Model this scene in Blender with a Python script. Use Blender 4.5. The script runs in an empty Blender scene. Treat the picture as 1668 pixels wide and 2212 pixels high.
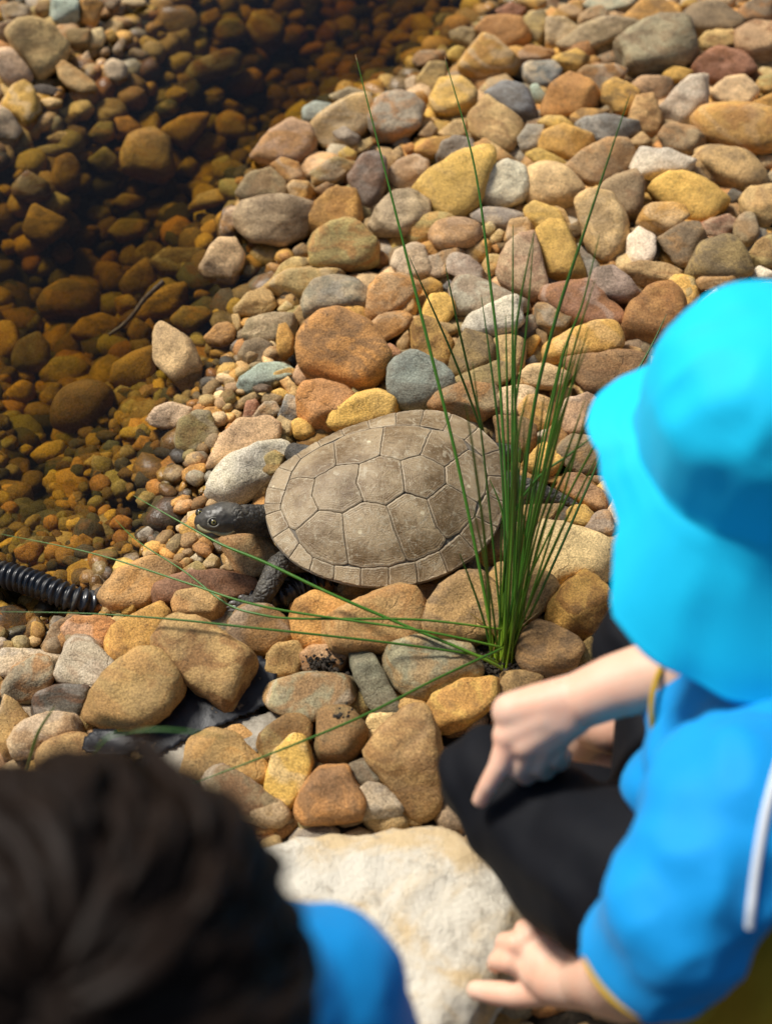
import bpy, bmesh, math, random
import numpy as np
from mathutils import Vector, Matrix, Quaternion
R = math.radians
scene = bpy.context.scene
COL = scene.collection
random.seed(7); RNG = np.random.default_rng(7)

# ------------------------------------------------------------------ camera, sky, sun, exposure
CAM_H, PITCH, LENS = 1.264, 50.0, 50.0
cd = bpy.data.cameras.new('camera'); cam = bpy.data.objects.new('camera', cd); COL.objects.link(cam)
cam.location = (0, 0, CAM_H); cam.rotation_euler = (R(90 - PITCH), 0, 0)
cd.lens = LENS; cd.sensor_fit = 'VERTICAL'; cd.sensor_height = 36; cd.sensor_width = 36
cd.clip_start = .02; cd.clip_end = 500
cd.dof.use_dof = True; cd.dof.focus_distance = 1.57; cd.dof.aperture_fstop = 3.5; cd.dof.aperture_blades = 0
scene.camera = cam
SUN = Vector((-.46, .34, .82)).normalized()
w = bpy.data.worlds.new('World'); scene.world = w; w.use_nodes = True
nt = w.node_tree; bg = nt.nodes['Background']; sky = nt.nodes.new('ShaderNodeTexSky')
sky.sky_type = 'NISHITA'; sky.sun_disc = False
sky.sun_elevation = math.asin(SUN.z); sky.sun_rotation = math.atan2(SUN.x, SUN.y)
sky.dust_density = 2.0; sky.ozone_density = 1.0
nt.links.new(sky.outputs[0], bg.inputs[0]); bg.inputs[1].default_value = .068
sd_ = bpy.data.lights.new('sun', 'SUN'); sd_.energy = 3.9; sd_.angle = R(13); sd_.color = (1, .955, .875)
sun = bpy.data.objects.new('sun', sd_); COL.objects.link(sun)
sun.rotation_euler = SUN.to_track_quat('Z', 'Y').to_euler(); sun.location = SUN * 5
scene.view_settings.view_transform = 'Standard'; scene.view_settings.look = 'None'
scene.view_settings.exposure = 0.42; scene.view_settings.gamma = 1
scene.render.engine = 'CYCLES'
scene.cycles.use_denoising = True; scene.cycles.use_adaptive_sampling = True; scene.cycles.adaptive_threshold = .02
scene.cycles.max_bounces = 6; scene.cycles.transparent_max_bounces = 24
scene.cycles.diffuse_bounces = 2; scene.cycles.glossy_bounces = 3; scene.cycles.volume_bounces = 0
scene.cycles.caustics_reflective = False; scene.cycles.caustics_refractive = False
scene.cycles.sample_clamp_indirect = 6

# ------------------------------------------------------------------ where things stand: a point of the place seen along a sight line
FWD = Vector((0, math.cos(R(PITCH)), -math.sin(R(PITCH)))); UPV = Vector((0, math.sin(R(PITCH)), math.cos(R(PITCH)))); RGT = Vector((1, 0, 0))
CAMP = Vector((0, 0, CAM_H)); K1 = 36 / LENS / 2212
def ray(x, y): return FWD + RGT * ((x - 834) * K1) + UPV * ((1106 - y) * K1)
def at_d(x, y, d): return CAMP + ray(x, y) * d
def at_z(x, y, z):
    r = ray(x, y); return CAMP + r * ((z - CAM_H) / r.z)
def at_plane(x, y, o, n):
    r = ray(x, y); return CAMP + r * ((o - CAMP).dot(n) / r.dot(n))
CROP = {'A': (0, 0, 1.668), 'B': (800, 0, 1.668), 'C': (1714, 0, 1.668), 'D': (0, 800, 1.668), 'E': (650, 1350, 1.112), 'F': (0, 1800, 1.5164),
        'G': (900, 1950, 1.3344), 'H': (1500, 2150, 1.374), 'T': (900, 1400, 1.7558), 'K': (650, 1700, 3.336), 'L': (700, 700, 2.085),
        'M': (1400, 700, 1.8533), 'N': (1700, 1500, 2.212), 'O': (0, 2500, 1.112), 'P': (2000, 950, 1.427)}
def cp(c, x, y):
    ox, oy, f = CROP[c]; return ((ox + x / f) * .6146, (oy + y / f) * .6146)

# ------------------------------------------------------------------ noise and mesh helpers
def _hash(i, j, k):
    h = (i * 374761393 + j * 668265263 + k * 2147483647 + 1274126177) & 0xffffffff
    h = ((h ^ (h >> 13)) * 1274126177) & 0xffffffff
    return ((h ^ (h >> 16)) & 0xffff) / 65535.0
def vnoise(P):
    P = np.asarray(P, float); I = np.floor(P).astype(np.int64); f = P - I; f = f * f * (3 - 2 * f); out = 0
    for a in (0, 1):
        for b in (0, 1):
            for c in (0, 1):
                wgt = (f[:, 0] if a else 1 - f[:, 0]) * (f[:, 1] if b else 1 - f[:, 1]) * (f[:, 2] if c else 1 - f[:, 2])
                out = out + wgt * _hash(I[:, 0] + a, I[:, 1] + b, I[:, 2] + c)
    return out * 2 - 1
def fbm(P, o=3):
    s = 0; a = 1.
    for _ in range(o): s = s + a * vnoise(P); P = P * 2.03 + 17.1; a *= .5
    return s
def mesh_obj(name, V, F, mat, parent=None, loc=(0, 0, 0), smooth=True):
    me = bpy.data.meshes.new(name); me.from_pydata([tuple(v) for v in V], [], [tuple(f) for f in F]); me.update()
    if smooth: me.polygons.foreach_set('use_smooth', [True] * len(me.polygons))
    if mat: me.materials.append(mat)
    o = bpy.data.objects.new(name, me); COL.objects.link(o); o.location = loc
    if parent: o.parent = parent
    return o
def empty(name, loc=(0, 0, 0)):
    o = bpy.data.objects.new(name, None); COL.objects.link(o); o.location = loc; o.empty_display_size = .02; return o
def tag(o, label=None, cat=None, group=None, kind=None):
    if label: o['label'] = label
    if cat: o['category'] = cat
    if group: o['group'] = group
    if kind: o['kind'] = kind
    return o
from mathutils.bvhtree import BVHTree
def onto(o, x, y, out=0.):
    me = o.data; bv = BVHTree.FromPolygons([v.co + (o.location if o.parent is None else Vector()) for v in me.vertices], [p.vertices for p in me.polygons]) if not hasattr(onto, o.name_full) else getattr(onto, o.name_full)
    setattr(onto, o.name_full, bv); d = ray(x, y).normalized(); h = bv.ray_cast(CAMP, d)[0]
    return None if h is None else h - d * out
def put(o, parent): o.parent = parent; o.matrix_parent_inverse = Matrix.Translation(-parent.location); return o
_ico = {}
def ico(s):
    if s not in _ico:
        bm = bmesh.new(); bmesh.ops.create_icosphere(bm, subdivisions=s, radius=1)
        V = np.array([v.co[:] for v in bm.verts]); F = np.array([[v.index for v in f.verts] for f in bm.faces]); bm.free()
        V /= np.linalg.norm(V, axis=1)[:, None]; _ico[s] = (V, F)
    return _ico[s]
def catmull(P, n, closed=False):
    P = [Vector(p) for p in P]; out = []; m = len(P); segs = m if closed else m - 1
    for i in range(segs):
        g = (lambda k: P[k % m]) if closed else (lambda k: P[min(max(k, 0), m - 1)])
        a, b, c, d = g(i - 1), g(i), g(i + 1), g(i + 2)
        for q in range(n):
            t = q / n
            out.append(.5 * ((2 * b) + (c - a) * t + (2 * a - 5 * b + 4 * c - d) * t * t + (3 * b - a - 3 * c + d) * t ** 3))
    if not closed: out.append(P[-1])
    return out
def tube(path, rads, sides=8, flat=1.0, cap=True):
    V = []; F = []; n = len(path); prev = None
    for i, p in enumerate(path):
        t = (path[min(i + 1, n - 1)] - path[max(i - 1, 0)]).normalized()
        if prev is None: prev = t.cross(Vector((0, 0, 1)) if abs(t.z) < .9 else Vector((1, 0, 0))).normalized()
        a = (prev - t * prev.dot(t)).normalized(); b = t.cross(a); prev = a
        for k in range(sides):
            q = 2 * math.pi * k / sides; V.append(p + a * (math.cos(q) * rads[i]) + b * (math.sin(q) * rads[i] * flat))
    for i in range(n - 1):
        for k in range(sides):
            k2 = (k + 1) % sides; F.append((i * sides + k, i * sides + k2, (i + 1) * sides + k2, (i + 1) * sides + k))
    if cap: F.append(tuple(range(sides - 1, -1, -1))); F.append(tuple((n - 1) * sides + k for k in range(sides)))
    return V, F
class Blob:
    """closed capsules and ellipsoids fused into one continuous skin"""
    def __init__(s): s.bm = bmesh.new()
    def ball(s, p, r, rot=None):
        r = (r, r, r) if not hasattr(r, '__len__') else r
        m = Matrix.Translation(p) @ (rot.to_matrix().to_4x4() if rot else Matrix()) @ Matrix.Diagonal((*r, 1))
        bmesh.ops.create_icosphere(s.bm, subdivisions=3, radius=1, matrix=m); return s
    def chain(s, nodes, flat_end=False, flat_start=False, squash=None):
        for i, (p, r) in enumerate(nodes):
            if not ((flat_end and i == len(nodes) - 1) or (flat_start and i == 0)): s.ball(p, r)
        for (a, ra), (b, rb) in zip(nodes[:-1], nodes[1:]):
            d = b - a; L = d.length
            if L < 1e-6: continue
            m = Matrix.Translation((a + b) / 2) @ d.to_track_quat('Z', 'Y').to_matrix().to_4x4()
            bmesh.ops.create_cone(s.bm, cap_ends=True, segments=24, radius1=ra, radius2=rb, depth=L, matrix=m)
        return s
    def build(s, name, mat, parent, voxel, smooth=4, disp=None, sub=0):
        me = bpy.data.meshes.new(name); s.bm.to_mesh(me); s.bm.free()
        o = bpy.data.objects.new(name, me); COL.objects.link(o)
        m = o.modifiers.new('r', 'REMESH'); m.mode = 'VOXEL'; m.voxel_size = voxel
        m = o.modifiers.new('s', 'SMOOTH'); m.iterations = smooth; m.factor = .5
        dg = bpy.context.evaluated_depsgraph_get(); dg.update()
        me2 = bpy.data.meshes.new_from_object(o.evaluated_get(dg)); o.modifiers.clear(); o.data = me2; bpy.data.meshes.remove(me)
        me2.name = name
        if disp:
            n = len(me2.vertices); co = np.empty(n * 3); no = np.empty(n * 3)
            me2.vertices.foreach_get('co', co); me2.vertices.foreach_get('normal', no); co = co.reshape(-1, 3); no = no.reshape(-1, 3)
            co = co + no * disp(co)[:, None]; me2.vertices.foreach_set('co', co.ravel()); me2.update()
        me2.polygons.foreach_set('use_smooth', [True] * len(me2.polygons)); me2.materials.clear(); me2.materials.append(mat)
        if parent: put(o, parent)
        return o

# ------------------------------------------------------------------ materials
class Nodes:
    def __init__(s, name):
        s.m = bpy.data.materials.new(name); s.m.use_nodes = True; s.t = s.m.node_tree; s.b = s.t.nodes['Principled BSDF']; s.out = s.t.nodes['Material Output']
    def n(s, kind, **kw):
        x = s.t.nodes.new('ShaderNode' + kind)
        for k, v in kw.items():
            if k.startswith('i_'): x.inputs[k[2:].replace('_', ' ')].default_value = v
            else: setattr(x, k, v)
        return x
    def l(s, a, b): s.t.links.new(a, b); return s
    def noise(s, vec, scale, detail=4, rough=.55, dist=0):
        x = s.n('TexNoise'); x.inputs['Scale'].default_value = scale; x.inputs['Detail'].default_value = detail; x.inputs['Roughness'].default_value = rough; x.inputs['Distortion'].default_value = dist
        if vec is not None: s.l(vec, x.inputs['Vector'])
        return x.outputs['Fac']
    def rng(s, v, a, b, c, d):
        x = s.n('MapRange'); x.interpolation_type = 'SMOOTHSTEP'
        for i, q in enumerate((a, b, c, d)):
            if hasattr(q, 'is_linked'): s.l(q, x.inputs[i + 1])
            else: x.inputs[i + 1].default_value = q
        s.l(v, x.inputs[0]); return x.outputs[0]
    def math(s, op, a, b=None):
        x = s.n('Math', operation=op)
        for i, q in enumerate((a, b)):
            if q is None: continue
            if isinstance(q, (int, float)): x.inputs[i].default_value = q
            else: s.l(q, x.inputs[i])
        return x.outputs[0]
    def mix(s, f, a, b, mode='MIX'):
        x = s.n('Mix', data_type='RGBA', blend_type=mode)
        for i, q in ((0, f), (6, a), (7, b)):
            if isinstance(q, (int, float)): x.inputs[i].default_value = q
            elif isinstance(q, tuple): x.inputs[i].default_value = (*q[:3], 1)
            else: s.l(q, x.inputs[i])
        return x.outputs[2]
    def bump(s, h, dist, strength=1.0, prev=None):
        x = s.n('Bump'); x.inputs['Strength'].default_value = strength; x.inputs['Distance'].default_value = dist; s.l(h, x.inputs['Height'])
        if prev is not None: s.l(prev, x.inputs['Normal'])
        return x.outputs[0]
    def done(s, col=None, rough=None, normal=None, spec=None, **kw):
        for k, v in (('Base Color', col), ('Roughness', rough), ('Normal', normal), ('Specular IOR Level', spec)):
            if v is None: continue
            if isinstance(v, (int, float)): s.b.inputs[k].default_value = v
            elif isinstance(v, tuple): s.b.inputs[k].default_value = (*v, 1)
            else: s.l(v, s.b.inputs[k])
        for k, v in kw.items(): s.b.inputs[k.replace('_', ' ')].default_value = v
        return s.m
def srgb(r, g, b): return tuple((c / 12.92 if c <= .04045 else ((c + .055) / 1.055) ** 2.4) for c in (r / 255, g / 255, b / 255))
def hsvj(c, rng, a=.12):
    k = 1 + rng.uniform(-a, a); return tuple(min(.95, max(.01, q * k * (1 + rng.uniform(-.05, .05)))) for q in c)

def stone_material(name, attr):
    S = Nodes(name); tc = S.n('TexCoord'); geo = S.n('NewGeometry')
    if attr:
        ca = S.n('Attribute', attribute_name='Col'); base = ca.outputs['Color']; mot = ca.outputs['Alpha']; rnd = ca.outputs['Alpha']; vec0 = tc.outputs['Object']
        vec = vec0
    else:
        oi = S.n('ObjectInfo'); base = oi.outputs['Color']; mot = oi.outputs['Alpha']; rnd = oi.outputs['Random']
        va = S.n('VectorMath', operation='SCALE'); va.inputs[0].default_value = (37., 91., 53.); S.l(rnd, va.inputs['Scale'])
        vb = S.n('VectorMath', operation='ADD'); S.l(tc.outputs['Object'], vb.inputs[0]); S.l(va.outputs[0], vb.inputs[1]); vec = vb.outputs[0]
    # strata: squashed coordinates, so that veins and bands run across a stone
    mp = S.n('Mapping'); mp.inputs['Scale'].default_value = (1, 1, 2.6); mp.inputs['Rotation'].default_value = (.6, .4, .9); S.l(vec, mp.inputs['Vector'])
    n1 = S.noise(mp.outputs[0], 26, 4, .6, .8); n2 = S.noise(vec, 95, 4, .65); n3 = S.noise(vec, 520, 2, .7); n4 = S.noise(vec, 14, 1, .5)
    ramp = S.n('ValToRGB'); el = ramp.color_ramp.elements
    el[0].position = 0; el[0].color = (*srgb(120, 74, 36), 1); el[1].position = 1; el[1].color = (*srgb(128, 116, 98), 1)
    for p, c in ((.22, (196, 142, 74)), (.42, (92, 80, 66)), (.62, (176, 122, 66)), (.8, (214, 188, 148))):
        e = el.new(p); e.color = (*srgb(*c), 1)
    ramp.color_ramp.interpolation = 'CONSTANT'
    rr = S.math('FRACT', S.math('MULTIPLY', rnd, 13.7)); S.l(rr, ramp.inputs[0])
    tint = S.mix(.30, ramp.outputs[0], base)
    f1 = S.math('MULTIPLY', S.rng(n1, .42, .60, 0, 1), mot)
    c = S.mix(f1, base, tint)
    if not attr:   # bedding: some stones carry pale or dark bands
        wt = S.n('TexWave'); wt.inputs['Scale'].default_value = 8; wt.inputs['Distortion'].default_value = 9; wt.inputs['Detail'].default_value = 2; wt.inputs['Detail Scale'].default_value = 1.6; S.l(mp.outputs[0], wt.inputs['Vector'])
        r2 = S.math('FRACT', S.math('MULTIPLY', rnd, 29.3)); r3 = S.math('FRACT', S.math('MULTIPLY', rnd, 47.1))
        bnd = S.math('MULTIPLY', S.rng(wt.outputs['Fac'], .45, .95, 0, 1), S.rng(r2, .5, .75, 0, .45))
        c = S.mix(bnd, c, S.mix(S.rng(r3, .45, .55, 0, 1), S.mix(.5, base, (.09, .06, .04)), S.mix(.45, base, (.78, .70, .58))))
    # weathering: slow lightness drift, mid blotches, grain
    c = S.mix(1.0, c, S.mix(S.rng(n4, .3, .7, 0, 1), (.78, .77, .78), (1.18, 1.15, 1.08)), 'MULTIPLY')
    c = S.mix(S.math('MULTIPLY', S.rng(n2, .50, .70, 0, 1), .6), c, S.mix(.6, c, (.10, .065, .035)))
    c = S.mix(1.0, c, S.mix(S.rng(n3, .3, .72, 0, 1), (.62, .61, .59), (1.27, 1.27, 1.27)), 'MULTIPLY')
    if not attr:
        vo = S.n('TexVoronoi', feature='F1'); vo.inputs['Scale'].default_value = 210; S.l(vec, vo.inputs['Vector'])
        pit = S.math('MULTIPLY', S.rng(vo.outputs['Distance'], .04, .20, 1, 0), S.rng(n2, .50, .6, 0, 1))
        c = S.mix(S.math('MULTIPLY', pit, .6), c, (.05, .032, .018))
        # hairline cracks
        vc = S.n('TexVoronoi', feature='DISTANCE_TO_EDGE'); vc.inputs['Scale'].default_value = 17
        wv = S.n('VectorMath', operation='ADD'); S.l(vec, wv.inputs[0]); nv = S.n('TexNoise'); nv.inputs['Scale'].default_value = 40; S.l(vec, nv.inputs['Vector'])
        sc = S.n('VectorMath', operation='SCALE'); sc.inputs['Scale'].default_value = .03; S.l(nv.outputs['Color'], sc.inputs[0]); S.l(sc.outputs[0], wv.inputs[1]); S.l(wv.outputs[0], vc.inputs['Vector'])
        crack = S.math('MULTIPLY', S.rng(vc.outputs['Distance'], 0, .016, 1, 0), S.math('MULTIPLY', S.rng(n4, .54, .64, 0, 1), .4))
        c = S.mix(S.math('MULTIPLY', crack, .5), c, (.06, .04, .025))
    # wet below and just above the water line (z = 0)
    sx = S.n('SeparateXYZ'); S.l(geo.outputs['Position'], sx.inputs[0])
    wet = S.rng(S.math('ADD', sx.outputs['Z'], S.math('MULTIPLY', S.math('SUBTRACT', n2, .5), .03)), .003, .007, 1, 0)
    c = S.mix(wet, c, S.mix(1.0, c, (.66, .60, .50), 'MULTIPLY'))
    h = S.math('ADD', S.math('MULTIPLY', n2, .9), S.math('MULTIPLY', n3, .28))
    if not attr: h = S.math('SUBTRACT', h, S.math('MULTIPLY', pit, .45)); h = S.math('SUBTRACT', h, S.math('MULTIPLY', crack, .5))
    shine = S.math('MULTIPLY', wet, S.rng(sx.outputs['Z'], -.004, .0, 0, 1)); rough = S.rng(shine, 0, 1, .78, .22)
    return S.done(c, rough, S.bump(h, .0028, .85), S.rng(sx.outputs['Z'], -.006, -.001, .0, .35))
M_STONE = stone_material('stone', False); M_GRAVEL = stone_material('gravel', True)
COLS = {'tan': (200, 168, 112), 'ochre': (202, 156, 84), 'gold': (216, 174, 90), 'rust': (192, 140, 82), 'pink': (210, 182, 146), 'rose': (184, 152, 112),
        'grey': (168, 158, 136), 'blue': (136, 136, 128), 'brown': (146, 118, 78), 'olive': (166, 146, 94), 'cream': (226, 192, 140), 'white': (220, 206, 178),
        'teal': (170, 180, 162), 'purple': (154, 134, 116), 'char': (94, 88, 76), 'redbr': (168, 122, 92), 'taupe': (158, 136, 102), 'sage': (160, 152, 118), 'slate': (132, 124, 102), 'tan_shaded': (180, 146, 94)}
CWORD = {'tan': 'tan', 'ochre': 'ochre', 'gold': 'golden yellow', 'rust': 'rust orange', 'pink': 'pale pink', 'rose': 'pinkish brown', 'grey': 'grey', 'blue': 'blue-grey',
         'brown': 'dark brown', 'olive': 'olive brown', 'cream': 'cream', 'white': 'whitish', 'teal': 'pale blue-green', 'purple': 'purple-brown', 'char': 'charcoal',
         'redbr': 'reddish brown', 'taupe': 'grey-brown', 'sage': 'grey-green', 'slate': 'dark slate grey', 'tan_shaded': 'tan'}

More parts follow.
